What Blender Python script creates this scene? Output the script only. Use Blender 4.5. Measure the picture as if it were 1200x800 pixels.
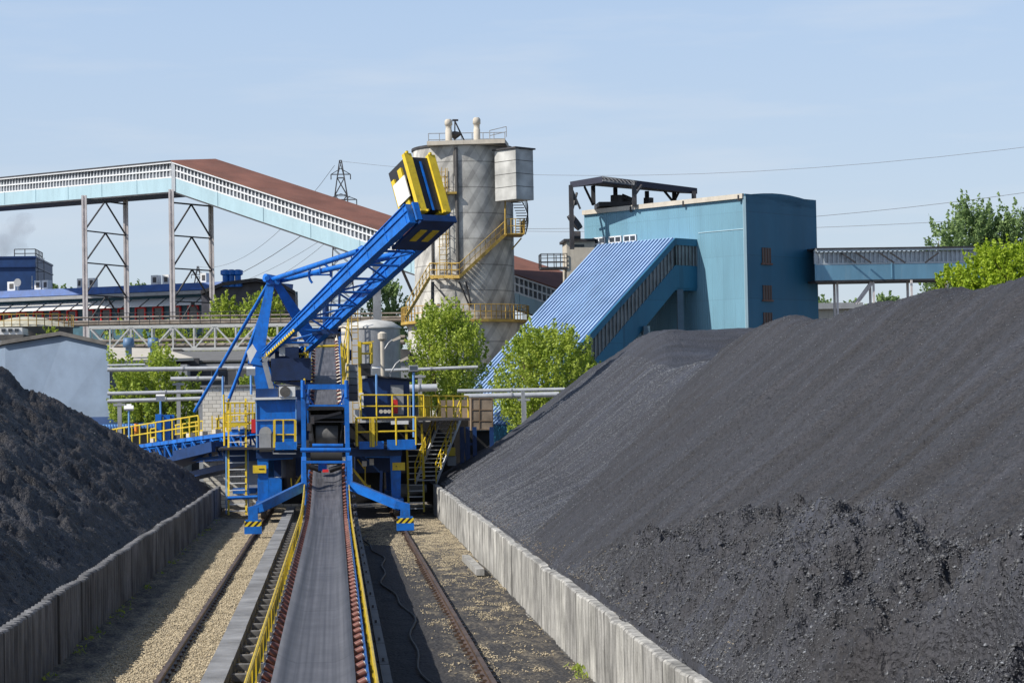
import bpy, math, random
import numpy as np
from mathutils import Vector, Matrix
random.seed(7)
for o in list(bpy.data.objects): bpy.data.objects.remove(o)
S = bpy.context.scene
COL = S.collection
V = Vector
# ---------------------------------------------------------------- camera
F = 2500.0
CAM = V((0.28, 0.0, 5.0))
yaw = math.atan(209/F); pitch = math.atan(76/F); roll = 0.018
fwd = V((math.sin(yaw)*math.cos(pitch), math.cos(yaw)*math.cos(pitch), math.sin(pitch)))
r0 = V((math.cos(yaw), -math.sin(yaw), 0)); u0 = r0.cross(fwd)
upv = (u0*math.cos(roll) + r0*math.sin(roll)).normalized(); rgt = fwd.cross(upv).normalized()
cd = bpy.data.cameras.new('camera'); co = bpy.data.objects.new('camera', cd); COL.objects.link(co)
m = Matrix((rgt, upv, -fwd)).transposed().to_4x4(); m.translation = CAM; co.matrix_world = m
cd.sensor_width = 36; cd.lens = 36*F/1200; cd.clip_end = 6000; cd.clip_start = 0.5
S.camera = co
# ---------------------------------------------------------------- sky and sun
EL = math.radians(42); AZ = math.radians(180+67)
w = bpy.data.worlds.new('World'); S.world = w; w.use_nodes = True
nt = w.node_tree; bg = nt.nodes['Background']
sky = nt.nodes.new('ShaderNodeTexSky'); sky.sky_type = 'NISHITA'; sky.sun_disc = False
sky.sun_elevation = EL; sky.sun_rotation = AZ; sky.altitude = 0; sky.air_density = 1.0; sky.dust_density = 1.0; sky.ozone_density = 2.5
hs = nt.nodes.new('ShaderNodeHueSaturation'); hs.inputs['Saturation'].default_value = 1.0
# thin streaky high cloud near the horizon
tc = nt.nodes.new('ShaderNodeTexCoord'); mp = nt.nodes.new('ShaderNodeMapping'); mp.inputs['Scale'].default_value = (3, 3, 22)
nz = nt.nodes.new('ShaderNodeTexNoise'); nz.inputs['Scale'].default_value = 2.2; nz.inputs['Detail'].default_value = 6; nz.inputs['Roughness'].default_value = .55
cr = nt.nodes.new('ShaderNodeValToRGB'); cr.color_ramp.elements[0].position = .5; cr.color_ramp.elements[1].position = .85
cr.color_ramp.elements[0].color = (0, 0, 0, 1); cr.color_ramp.elements[1].color = (.35, .35, .35, 1)
mx = nt.nodes.new('ShaderNodeMixRGB'); mx.inputs['Color2'].default_value = (5.4, 5.8, 6.4, 1)
nt.links.new(tc.outputs['Generated'], mp.inputs['Vector']); nt.links.new(mp.outputs[0], nz.inputs['Vector']); nt.links.new(nz.outputs['Fac'], cr.inputs[0])
nt.links.new(sky.outputs[0], hs.inputs['Color']); nt.links.new(hs.outputs[0], mx.inputs['Color1']); mx.inputs['Fac'].default_value = 0
sz_ = nt.nodes.new('ShaderNodeSeparateXYZ'); nt.links.new(tc.outputs['Generated'], sz_.inputs[0])
hr = nt.nodes.new('ShaderNodeMapRange'); hr.interpolation_type = 'SMOOTHSTEP'; hr.inputs['From Min'].default_value = .17; hr.inputs['From Max'].default_value = .36; hr.inputs['To Min'].default_value = .72; hr.inputs['To Max'].default_value = 0
nt.links.new(sz_.outputs['Z'], hr.inputs['Value'])
hc = nt.nodes.new('ShaderNodeMapRange'); hc.inputs['From Min'].default_value = .0; hc.inputs['From Max'].default_value = .2; nt.links.new(sz_.outputs['Z'], hc.inputs['Value'])
hm = nt.nodes.new('ShaderNodeMixRGB'); hm.inputs['Color1'].default_value = (6.1, 6.8, 7.6, 1); hm.inputs['Color2'].default_value = (4.7, 6.15, 8.4, 1); nt.links.new(hc.outputs[0], hm.inputs['Fac'])
mh = nt.nodes.new('ShaderNodeMixRGB'); nt.links.new(hr.outputs[0], mh.inputs['Fac']); nt.links.new(mx.outputs[0], mh.inputs['Color1']); nt.links.new(hm.outputs[0], mh.inputs['Color2'])
mc_ = nt.nodes.new('ShaderNodeMixRGB'); mc_.inputs['Color2'].default_value = (7.0, 7.2, 7.5, 1); nt.links.new(cr.outputs[0], mc_.inputs['Fac']); nt.links.new(mh.outputs[0], mc_.inputs['Color1'])
nt.links.new(mc_.outputs[0], bg.inputs['Color']); bg.inputs['Strength'].default_value = 0.108
sd = bpy.data.lights.new('sun', 'SUN'); sd.energy = 5.0; sd.angle = math.radians(.5); sd.color = (1, .95, .87)
so = bpy.data.objects.new('sun', sd); COL.objects.link(so)
sv = V((math.sin(AZ)*math.cos(EL), math.cos(AZ)*math.cos(EL), math.sin(EL)))
so.rotation_euler = sv.to_track_quat('Z', 'Y').to_euler(); so.location = sv*50
S.view_settings.view_transform = 'Standard'; S.view_settings.look = 'None'; S.view_settings.exposure = 0.07; S.view_settings.gamma = 1
S.render.resolution_x = 1024; S.render.resolution_y = 682

# ---------------------------------------------------------------- helpers
def P(px, py, Y):
    d = fwd + rgt*((px-600)/F) + upv*((400-py)/F)
    return CAM + d*(Y/d.y)
def PZ(px, z, Y):
    """point at depth Y and height z that projects to column px"""
    lo, hi = -3000, 3000
    for _ in range(40):
        mid = (lo+hi)/2
        if P(px, mid, Y).z > z: lo = mid
        else: hi = mid
    return P(px, lo, Y)
Z = V((0, 0, 1)); XA = V((1, 0, 0)); YA = V((0, 1, 0))
class MB:
    def __init__(s): s.v = []; s.f = []; s.g = []
    def add(s, vs, fs):
        n = len(s.v); m_ = len(s.f); s.v += [tuple(v) for v in vs]; s.f += [tuple(i+n for i in f) for f in fs]; s.g.append((n, len(s.v), m_, len(s.f))); return s
    def obox(s, c, ax, ay, az, sx, sy, sz):
        c = V(c); a = ax*sx/2; b = ay*sy/2; d = az*sz/2
        vs = [c+a*i+b*j+d*k for k in (-1, 1) for j in (-1, 1) for i in (-1, 1)]
        return s.add(vs, [(0,2,3,1),(4,5,7,6),(0,1,5,4),(2,6,7,3),(0,4,6,2),(1,3,7,5)])
    def box(s, x0, x1, y0, y1, z0, z1):
        return s.obox(((x0+x1)/2, (y0+y1)/2, (z0+z1)/2), XA, YA, Z, abs(x1-x0), abs(y1-y0), abs(z1-z0))
    def beam(s, p, q, w_, h_, up=Z):
        p = V(p); q = V(q); d = q-p; L = d.length
        if L < 1e-6: return s
        d.normalize()
        side = d.cross(up)
        if side.length < 1e-3: side = d.cross(XA)
        side.normalize(); up2 = side.cross(d)
        return s.obox((p+q)/2, side, d, up2, w_, L, h_)
    def taper(s, p, q, w0, h0, w1, h1, up=Z):
        p = V(p); q = V(q); d = (q-p).normalized(); side = d.cross(up).normalized(); u2 = side.cross(d)
        vs = []
        for c, ww, hh in ((p, w0, h0), (q, w1, h1)):
            for (i, j) in ((-1,-1),(1,-1),(1,1),(-1,1)): vs.append(c+side*(i*ww/2)+u2*(j*hh/2))
        return s.add(vs, [(0,1,2,3),(7,6,5,4),(0,4,5,1),(1,5,6,2),(2,6,7,3),(3,7,4,0)])
    def tube(s, p, q, r, n=8, r2=None, cap=True):
        p = V(p); q = V(q); d = q-p
        if d.length < 1e-6: return s
        d.normalize(); a = d.orthogonal().normalized(); b = d.cross(a)
        r2 = r if r2 is None else r2
        vs = []
        for c, rr in ((p, r), (q, r2)):
            for i in range(n):
                t = 2*math.pi*i/n; vs.append(c+a*(math.cos(t)*rr)+b*(math.sin(t)*rr))
        fs = [(i, (i+1) % n, n+(i+1) % n, n+i) for i in range(n)]
        if cap: fs += [tuple(range(n))[::-1], tuple(range(n, 2*n))]
        return s.add(vs, fs)
    def path(s, pts, r, n=6):
        for a, b in zip(pts[:-1], pts[1:]): s.tube(a, b, r, n)
        return s
    def lathe(s, c, prof, n=32):
        c = V(c); vs = []; fs = []
        for (r, z) in prof:
            for i in range(n):
                t = 2*math.pi*i/n; vs.append(c+V((r*math.cos(t), r*math.sin(t), z)))
        for k in range(len(prof)-1):
            for i in range(n):
                j = (i+1) % n; fs.append((k*n+i, k*n+j, (k+1)*n+j, (k+1)*n+i))
        fs.append(tuple(range(n))[::-1]); fs.append(tuple(range((len(prof)-1)*n, len(prof)*n)))
        return s.add(vs, fs)
    def prism(s, poly, ext):
        """poly: list of 3D points (planar), ext: extrusion vector"""
        n = len(poly); vs = [V(p) for p in poly]+[V(p)+ext for p in poly]
        return s.add(vs, [tuple(range(n))[::-1], tuple(range(n, 2*n))]+[(i, (i+1) % n, n+(i+1) % n, n+i) for i in range(n)])
    def rail(s, pts, h=1.1, sp=1.2, r=.028, rows=2, plate=0.0):
        for a, b in zip(pts[:-1], pts[1:]):
            a = V(a); b = V(b); L = (b-a).length; n = max(1, round(L/sp))
            for i in range(n+1):
                q = a.lerp(b, i/n); s.tube(q, q+Z*h, r*1.15, 6)
            for k in range(rows): s.tube(a+Z*h*(k+1)/rows, b+Z*h*(k+1)/rows, r, 6)
            if plate: s.beam(a+Z*plate/2, b+Z*plate/2, .012, plate)
        return s
    SPLIT = ('toe_board', 'canopy_column', 'under_frame', 'rear_plate', 'upper_deck', 'corner_trim', 'yellow_brace', 'portal_beam', 'deck', 'rear_leg', 'white_junction_box', 'switch_box', 'boom_tip_hood', 'lower_machinery', 'equipment_box', 'lifting_lug', 'yellow_patch', 'support_leg', 'pier', 'support_frame', 'machinery', 'down_pipe', 'yellow_mast', 'roller_cover', 'stair_bracket', 'railing')
    def build(s, name, mat, parent=None, smooth=False):
        if name in MB.SPLIT and len(s.g) > 1:
            bb_ = [(np.array(s.v[a:b_]).min(0)-.06, np.array(s.v[a:b_]).max(0)+.06) for a, b_, _, _ in s.g]; k_ = list(range(len(s.g)))
            def root(i):
                while k_[i] != i: i = k_[i]
                return i
            for i in range(len(s.g)):
                for j in range(i):
                    if (bb_[i][0] <= bb_[j][1]).all() and (bb_[j][0] <= bb_[i][1]).all(): k_[root(i)] = root(j)
            rs_ = sorted(set(root(i) for i in range(len(s.g)))); first_ = None
            if len(rs_) > 1:
                for r_ in rs_:
                    q_ = MB()
                    for i, (a, b_, c_, d_) in enumerate(s.g):
                        if root(i) == r_: q_.add(s.v[a:b_], [tuple(x-a for x in f) for f in s.f[c_:d_]])
                    o_ = q_.build(name, mat, parent, smooth); first_ = first_ or o_
                return first_
        off = V((0, 0, 0)); p = parent
        while p is not None: off += p.location; p = p.parent
        me = bpy.data.meshes.new(name)
        me.from_pydata([(v[0]-off.x, v[1]-off.y, v[2]-off.z) for v in s.v], [], s.f)
        me.materials.append(mat)
        if smooth: me.polygons.foreach_set('use_smooth', [len(f) <= 4 for f in s.f])
        me.update()
        o = bpy.data.objects.new(name, me); COL.objects.link(o)
        if parent is not None: o.parent = parent
        import bmesh
        bm = bmesh.new(); bm.from_mesh(me); bmesh.ops.recalc_face_normals(bm, faces=bm.faces)
        if smooth:
            for f_ in bm.faces:
                if len(f_.verts) > 4:
                    for e_ in f_.edges: e_.smooth = False
        bm.to_mesh(me); bm.free()
        return o
def tag(o, label=None, cat=None, group=None, kind=None):
    if label: o['label'] = label
    if cat: o['category'] = cat
    if group: o['group'] = group
    if kind: o['kind'] = kind
    return o
def empty(name, loc, label=None, cat=None, group=None):
    o = bpy.data.objects.new(name, None); COL.objects.link(o); o.location = V(loc); o.empty_display_size = .5
    return tag(o, label, cat, group)
def np_mesh(name, verts, faces, mat, smooth=False, parent=None):
    me = bpy.data.meshes.new(name); n = len(verts); k = faces.shape[1]; m_ = len(faces)
    me.vertices.add(n); me.vertices.foreach_set('co', np.asarray(verts, dtype=np.float32).ravel())
    me.loops.add(m_*k); me.loops.foreach_set('vertex_index', faces.astype(np.int32).ravel())
    me.polygons.add(m_); me.polygons.foreach_set('loop_start', np.arange(m_, dtype=np.int32)*k)
    me.polygons.foreach_set('loop_total', np.full(m_, k, dtype=np.int32))
    if smooth: me.polygons.foreach_set('use_smooth', np.ones(m_, dtype=bool))
    me.materials.append(mat); me.update(calc_edges=True); me.validate()
    o = bpy.data.objects.new(name, me); COL.objects.link(o)
    if parent is not None: o.parent = parent
    return o
# ---- numpy noise
_rng = np.random.RandomState(3); _perm = _rng.permutation(512); _perm = np.concatenate([_perm, _perm]); _val = _rng.rand(1024)
def vnoise(x, y, seed=0):
    x = x+seed*17.3; y = y+seed*9.7
    xi = np.floor(x).astype(int); yi = np.floor(y).astype(int); fx = x-xi; fy = y-yi
    fx = fx*fx*(3-2*fx); fy = fy*fy*(3-2*fy)
    def h(a, b): return _val[_perm[(_perm[a & 511]+b) & 511]]
    return (h(xi, yi)*(1-fx)+h(xi+1, yi)*fx)*(1-fy)+(h(xi, yi+1)*(1-fx)+h(xi+1, yi+1)*fx)*fy
def fbm(x, y, oct=5, seed=0, gain=.5):
    a = 1; t = 0; n = 0
    for o in range(oct):
        t = t+a*(vnoise(x*2**o, y*2**o, seed+o)-.5); n += a; a *= gain
    return t/n*2
# ---------------------------------------------------------------- materials
def mat(name, col, rough=.6, metal=0, var=.12, scale=1.5, streak=0, bump=0, bscale=8, dirt=None, dirtamt=0, spec=.5, trans=0):
    M_ = bpy.data.materials.new(name); M_.use_nodes = True; t = M_.node_tree; b = t.nodes['Principled BSDF']
    N = lambda k: t.nodes.new(k)
    tc = N('ShaderNodeTexCoord'); n1 = N('ShaderNodeTexNoise'); n1.inputs['Scale'].default_value = scale; n1.inputs['Detail'].default_value = 5; n1.inputs['Roughness'].default_value = .6
    if streak:
        mp = N('ShaderNodeMapping'); mp.inputs['Scale'].default_value = (1, 1, 1/streak)
        t.links.new(tc.outputs['Object'], mp.inputs[0]); t.links.new(mp.outputs[0], n1.inputs['Vector'])
    else: t.links.new(tc.outputs['Object'], n1.inputs['Vector'])
    r = N('ShaderNodeValToRGB'); c = V(col[:3])
    lo = [max(0, x*(1-var*1.6)) for x in c]; hi = [min(1, x*(1+var)) for x in c]
    r.color_ramp.elements[0].position = .3; r.color_ramp.elements[1].position = .7
    r.color_ramp.elements[0].color = (*lo, 1); r.color_ramp.elements[1].color = (*hi, 1)
    t.links.new(n1.outputs['Fac'], r.inputs[0]); out = r.outputs[0]
    if dirtamt:
        n2 = N('ShaderNodeTexNoise'); n2.inputs['Scale'].default_value = scale*2.7; n2.inputs['Detail'].default_value = 8; n2.inputs['Roughness'].default_value = .7
        mp2 = N('ShaderNodeMapping'); mp2.inputs['Scale'].default_value = (1, 1, .25); mp2.inputs['Location'].default_value = (3, 7, 1)
        t.links.new(tc.outputs['Object'], mp2.inputs[0]); t.links.new(mp2.outputs[0], n2.inputs['Vector'])
        r2 = N('ShaderNodeValToRGB'); r2.color_ramp.elements[0].position = .52; r2.color_ramp.elements[1].position = .75
        r2.color_ramp.elements[0].color = (0, 0, 0, 1); r2.color_ramp.elements[1].color = (dirtamt,)*3+(1,)
        mxx = N('ShaderNodeMixRGB'); mxx.inputs['Color2'].default_value = (*(dirt or (.08, .07, .06)), 1)
        t.links.new(n2.outputs['Fac'], r2.inputs[0]); t.links.new(r2.outputs[0], mxx.inputs['Fac']); t.links.new(out, mxx.inputs['Color1']); out = mxx.outputs[0]
    t.links.new(out, b.inputs['Base Color'])
    b.inputs['Roughness'].default_value = rough; b.inputs['Metallic'].default_value = metal; b.inputs['Specular IOR Level'].default_value = spec
    if bump:
        n3 = N('ShaderNodeTexNoise'); n3.inputs['Scale'].default_value = bscale; n3.inputs['Detail'].default_value = 6
        bp = N('ShaderNodeBump'); bp.inputs['Strength'].default_value = bump; bp.inputs['Distance'].default_value = .05
        t.links.new(tc.outputs['Object'], n3.inputs['Vector']); t.links.new(n3.outputs['Fac'], bp.inputs['Height']); t.links.new(bp.outputs[0], b.inputs['Normal'])
    return M_
def leafmat(name, c1, c2):
    M_ = bpy.data.materials.new(name); M_.use_nodes = True; t = M_.node_tree; b = t.nodes['Principled BSDF']
    tc = t.nodes.new('ShaderNodeTexCoord'); n = t.nodes.new('ShaderNodeTexNoise'); n.inputs['Scale'].default_value = 1.3; n.inputs['Detail'].default_value = 6
    r = t.nodes.new('ShaderNodeValToRGB'); r.color_ramp.elements[0].position = .35; r.color_ramp.elements[1].position = .65
    r.color_ramp.elements[0].color = (*c1, 1); r.color_ramp.elements[1].color = (*c2, 1)
    t.links.new(tc.outputs['Object'], n.inputs['Vector']); t.links.new(n.outputs['Fac'], r.inputs[0]); t.links.new(r.outputs[0], b.inputs['Base Color'])
    b.inputs['Roughness'].default_value = .55; b.inputs['Specular IOR Level'].default_value = .3
    tr = t.nodes.new('ShaderNodeBsdfTranslucent'); ms = t.nodes.new('ShaderNodeMixShader'); ms.inputs[0].default_value = .42
    t.links.new(r.outputs[0], tr.inputs['Color']); out = t.nodes['Material Output']
    t.links.new(b.outputs[0], ms.inputs[1]); t.links.new(tr.outputs[0], ms.inputs[2]); t.links.new(ms.outputs[0], out.inputs['Surface'])
    return M_
BLUE = mat('blue_paint', (.006, .16, .62), .42, var=.2, dirtamt=.6, dirt=(.03, .05, .09), scale=1.6)
def dusty(M_, amt=.55):
    t = M_.node_tree; b_ = t.nodes['Principled BSDF']; src = b_.inputs['Base Color'].links[0].from_socket; N = t.nodes.new; L = t.links.new
    ge = N('ShaderNodeNewGeometry'); sp = N('ShaderNodeSeparateXYZ'); L(ge.outputs['True Normal'], sp.inputs[0]); mr = N('ShaderNodeMapRange'); mr.inputs['From Min'].default_value = .55; mr.inputs['From Max'].default_value = .95; mr.inputs['To Max'].default_value = amt; L(sp.outputs['Z'], mr.inputs['Value'])
    n = N('ShaderNodeTexNoise'); n.inputs['Scale'].default_value = 4; n.inputs['Detail'].default_value = 8; n.inputs['Roughness'].default_value = .8; tc = N('ShaderNodeTexCoord'); L(tc.outputs['Object'], n.inputs['Vector'])
    n2 = N('ShaderNodeMapRange'); n2.inputs['From Min'].default_value = .52; n2.inputs['From Max'].default_value = .72; n2.inputs['To Max'].default_value = .5; L(n.outputs['Fac'], n2.inputs['Value'])
    ad = N('ShaderNodeMath'); ad.use_clamp = True; L(mr.outputs[0], ad.inputs[0]); L(n2.outputs[0], ad.inputs[1]); m_ = N('ShaderNodeMixRGB'); m_.inputs['Color2'].default_value = (.045, .045, .05, 1); L(ad.outputs[0], m_.inputs['Fac']); L(src, m_.inputs['Color1']); L(m_.outputs[0], b_.inputs['Base Color'])
    return M_
dusty(BLUE, .5)
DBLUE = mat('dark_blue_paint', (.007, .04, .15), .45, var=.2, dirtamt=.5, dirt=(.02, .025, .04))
LBLUE = mat('pale_blue_pole_paint', (.16, .36, .72), .45, var=.1)
YEL = mat('yellow_paint', (.78, .56, .03), .45, var=.12, dirtamt=.45, dirt=(.3, .2, .06))
dusty(YEL, .35)
OCHRE = mat('ochre_weathered_paint', (.5, .33, .07), .55, var=.25, dirtamt=.4)
BLACK = mat('black_paint', (.018, .018, .022), .5)
WHITE = mat('white_enamel', (.75, .75, .73), .5, var=.05, dirtamt=.15)
RUBBER = mat('black_rubber', (.012, .012, .013), .6, bump=.3)
STEEL = mat('bare_grey_steel', (.38, .39, .40), .45, metal=.3, var=.15, dirtamt=.3)
DSTEEL = mat('dark_steel', (.05, .05, .055), .6, var=.3, dirtamt=.4, dirt=(.1, .05, .03))
GREY = mat('grey_painted_panel', (.33, .34, .35), .6, var=.1, dirtamt=.2)
ROLLER = mat('red_primer_roller', (.20, .075, .055), .35, var=.35, scale=4)
ROLLEND = mat('worn_roller_end', (.62, .58, .56), .3, metal=.5)
RED = mat('red_paint', (.72, .03, .03), .5)
GLASS = mat('dark_window_glass', (.05, .06, .075), .15, var=.5, scale=.8)
DCON = mat('soot_dark_concrete', (.11, .105, .10), .9, var=.2, bump=.3)
CREAM = mat('cream_render', (.55, .5, .42), .85, var=.08, dirtamt=.3)
PIPE = mat('silver_lagging', (.62, .63, .64), .35, metal=.35, var=.1, dirtamt=.25, dirt=(.3, .25, .2))
BARK = mat('bark', (.12, .09, .07), .9, bump=.5)
LEAF = leafmat('fresh_green_leaves', (.24, .34, .045), (.50, .58, .10))
LEAFL = leafmat('lime_leaves', (.30, .42, .03), (.48, .60, .06))
LEAFD = leafmat('deep_green_leaves', (.15, .24, .09), (.34, .46, .18))

def concrete(name, base, stre, scale=3, seams=None, dark=.45):
    M_ = bpy.data.materials.new(name); M_.use_nodes = True; t = M_.node_tree; b = t.nodes['Principled BSDF']; N = t.nodes.new; L = t.links.new
    tc = N('ShaderNodeTexCoord'); mp = N('ShaderNodeMapping'); mp.inputs['Scale'].default_value = (scale, scale, scale/stre)
    n = N('ShaderNodeTexNoise'); n.inputs['Scale'].default_value = 1; n.inputs['Detail'].default_value = 7; n.inputs['Roughness'].default_value = .65
    L(tc.outputs['Object'], mp.inputs[0]); L(mp.outputs[0], n.inputs['Vector'])
    r = N('ShaderNodeValToRGB'); r.color_ramp.elements[0].position = .36; r.color_ramp.elements[1].position = .62
    r.color_ramp.elements[0].color = (*[x*dark for x in base], 1); r.color_ramp.elements[1].color = (*base, 1)
    L(n.outputs['Fac'], r.inputs[0])
    n2 = N('ShaderNodeTexNoise'); n2.inputs['Scale'].default_value = .6; n2.inputs['Detail'].default_value = 4; L(tc.outputs['Object'], n2.inputs['Vector'])
    mr = N('ShaderNodeMapRange'); mr.inputs['From Min'].default_value = .3; mr.inputs['From Max'].default_value = .7; mr.inputs['To Min'].default_value = .5; mr.inputs['To Max'].default_value = 1.12
    L(n2.outputs['Fac'], mr.inputs['Value']); mu = N('ShaderNodeMixRGB'); mu.blend_type = 'MULTIPLY'; mu.inputs['Fac'].default_value = 1
    L(r.outputs[0], mu.inputs['Color1']); L(mr.outputs[0], mu.inputs['Color2']); L(mu.outputs[0], b.inputs['Base Color']); b.inputs['Roughness'].default_value = .9
    n3 = N('ShaderNodeTexNoise'); n3.inputs['Scale'].default_value = 25; n3.inputs['Detail'].default_value = 5; L(tc.outputs['Object'], n3.inputs['Vector'])
    bp = N('ShaderNodeBump'); bp.inputs['Strength'].default_value = .4; bp.inputs['Distance'].default_value = .03; L(n3.outputs['Fac'], bp.inputs['Height']); L(bp.outputs[0], b.inputs['Normal'])
    return M_
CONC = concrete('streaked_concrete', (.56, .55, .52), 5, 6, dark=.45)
def joints(M_, w_, amt):
    t = M_.node_tree; b_ = t.nodes['Principled BSDF']; src = b_.inputs['Base Color'].links[0].from_socket; N = t.nodes.new; L = t.links.new
    tc = N('ShaderNodeTexCoord'); sp = N('ShaderNodeSeparateXYZ'); L(tc.outputs['Object'], sp.inputs[0]); cb = N('ShaderNodeCombineXYZ'); L(sp.outputs['Y'], cb.inputs[0]); L(sp.outputs['Z'], cb.inputs[1])
    br = N('ShaderNodeTexBrick'); br.offset = 0; L(cb.outputs[0], br.inputs['Vector']); br.inputs['Scale'].default_value = 1; br.inputs['Brick Width'].default_value = w_; br.inputs['Row Height'].default_value = 9; br.inputs['Mortar Size'].default_value = .022
    br.inputs['Color1'].default_value = (1.08, 1.08, 1.06, 1); br.inputs['Color2'].default_value = (1-amt, 1-amt, 1-amt, 1); br.inputs['Mortar'].default_value = (.3, .3, .3, 1)
    m_ = N('ShaderNodeMixRGB'); m_.blend_type = 'MULTIPLY'; m_.inputs['Fac'].default_value = 1; L(src, m_.inputs['Color1']); L(br.outputs[0], m_.inputs['Color2'])
    # coal grime: patches with ragged outlines
    n = N('ShaderNodeTexNoise'); n.inputs['Scale'].default_value = 1.7; n.inputs['Detail'].default_value = 9; n.inputs['Roughness'].default_value = .75; mp = N('ShaderNodeMapping'); mp.inputs['Scale'].default_value = (1, 1, .45); L(tc.outputs['Object'], mp.inputs[0]); L(mp.outputs[0], n.inputs['Vector'])
    rr = N('ShaderNodeValToRGB'); rr.color_ramp.elements[0].position = .54; rr.color_ramp.elements[1].position = .70; rr.color_ramp.elements[0].color = (0, 0, 0, 1); rr.color_ramp.elements[1].color = (.5, .5, .5, 1); L(n.outputs['Fac'], rr.inputs[0])
    g_ = N('ShaderNodeMixRGB'); g_.inputs['Color2'].default_value = (.08, .08, .08, 1); L(rr.outputs[0], g_.inputs['Fac']); L(m_.outputs[0], g_.inputs['Color1']); L(g_.outputs[0], b_.inputs['Base Color'])
joints(CONC, 1.0, .13)
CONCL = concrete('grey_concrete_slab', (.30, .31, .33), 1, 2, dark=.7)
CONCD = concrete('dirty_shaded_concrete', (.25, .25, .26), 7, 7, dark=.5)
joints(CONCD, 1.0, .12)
SILOC = concrete('silo_concrete', (.44, .42, .38), 1.5, .8, dark=.72)

def coalmat(name, c1, c2, c3, direction=0):
    M_ = bpy.data.materials.new(name); M_.use_nodes = True; t = M_.node_tree; b = t.nodes['Principled BSDF']; N = t.nodes.new; L = t.links.new
    tc = N('ShaderNodeTexCoord'); mp = N('ShaderNodeMapping'); mp.inputs['Scale'].default_value = (.25, 1.5, .25)
    L(tc.outputs['Object'], mp.inputs[0])
    n = N('ShaderNodeTexNoise'); n.inputs['Scale'].default_value = .8; n.inputs['Detail'].default_value = 9; n.inputs['Roughness'].default_value = .6; n.inputs['Distortion'].default_value = .35; L(mp.outputs[0], n.inputs['Vector'])
    r = N('ShaderNodeValToRGB'); e = r.color_ramp.elements; e[0].position = .34; e[1].position = .66; e[0].color = (*c1, 1); e[1].color = (*c2, 1); k = e.new(.5); k.color = (*c3, 1)
    L(n.outputs['Fac'], r.inputs[0])
    at = N('ShaderNodeAttribute'); at.attribute_name = 'grade'; ag = N('ShaderNodeValToRGB'); eg = ag.color_ramp.elements; ag.color_ramp.interpolation = 'LINEAR'
    eg[0].position = 0; eg[0].color = (.66, .62, .61, 1); eg[1].position = 1; eg[1].color = (1.0, 1.06, 1.2, 1); k1 = eg.new(.25); k1.color = (.87, .86, .88, 1); k2 = eg.new(.6); k2.color = (1, 1, 1.04, 1)
    L(at.outputs['Fac'], ag.inputs[0]); mg = N('ShaderNodeMixRGB'); mg.blend_type = 'MULTIPLY'; mg.inputs['Fac'].default_value = 1; L(r.outputs[0], mg.inputs['Color1']); L(ag.outputs[0], mg.inputs['Color2'])
    v = N('ShaderNodeTexNoise'); v.inputs['Scale'].default_value = 9; v.inputs['Detail'].default_value = 8; v.inputs['Roughness'].default_value = .85; L(tc.outputs['Object'], v.inputs['Vector'])
    mr = N('ShaderNodeMapRange'); mr.inputs['From Min'].default_value = .3; mr.inputs['From Max'].default_value = .72; mr.inputs['To Min'].default_value = .35; mr.inputs['To Max'].default_value = 1.9; L(v.outputs['Fac'], mr.inputs['Value'])
    mu = N('ShaderNodeMixRGB'); mu.blend_type = 'MULTIPLY'; mu.inputs['Fac'].default_value = 1; L(mg.outputs[0], mu.inputs['Color1']); L(mr.outputs[0], mu.inputs['Color2'])
    L(mu.outputs[0], b.inputs['Base Color']); b.inputs['Roughness'].default_value = .62; b.inputs['Specular IOR Level'].default_value = .45
    v2 = N('ShaderNodeTexVoronoi'); v2.inputs['Scale'].default_value = 14; L(tc.outputs['Object'], v2.inputs['Vector'])
    n4 = N('ShaderNodeTexNoise'); n4.inputs['Scale'].default_value = 35; n4.inputs['Detail'].default_value = 4; L(tc.outputs['Object'], n4.inputs['Vector'])
    ad = N('ShaderNodeMath'); L(v2.outputs['Distance'], ad.inputs[0]); L(n4.outputs['Fac'], ad.inputs[1])
    bp = N('ShaderNodeBump'); bp.inputs['Strength'].default_value = .9; bp.inputs['Distance'].default_value = .05; L(ad.outputs[0], bp.inputs['Height']); L(bp.outputs[0], b.inputs['Normal'])
    return M_
COAL = coalmat('coal', (.031, .030, .031), (.053, .055, .064), (.041, .0405, .044))
LUMP = mat('coal_lump_glint', (.22, .23, .25), .28, var=.62, scale=60)  # far paler than the heap, painting in glints of light

# ================================================================= SETTING
gm = mat('yard_dirt', (.10, .095, .085), .95, var=.3, scale=.12, bump=.4)
g = MB(); g.add([(-3000, -200, -.06), (3000, -200, -.06), (3000, 5000, -.06), (-3000, 5000, -.06)], [(0, 1, 2, 3)])
tag(g.build('ground', gm), kind='structure')

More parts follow.
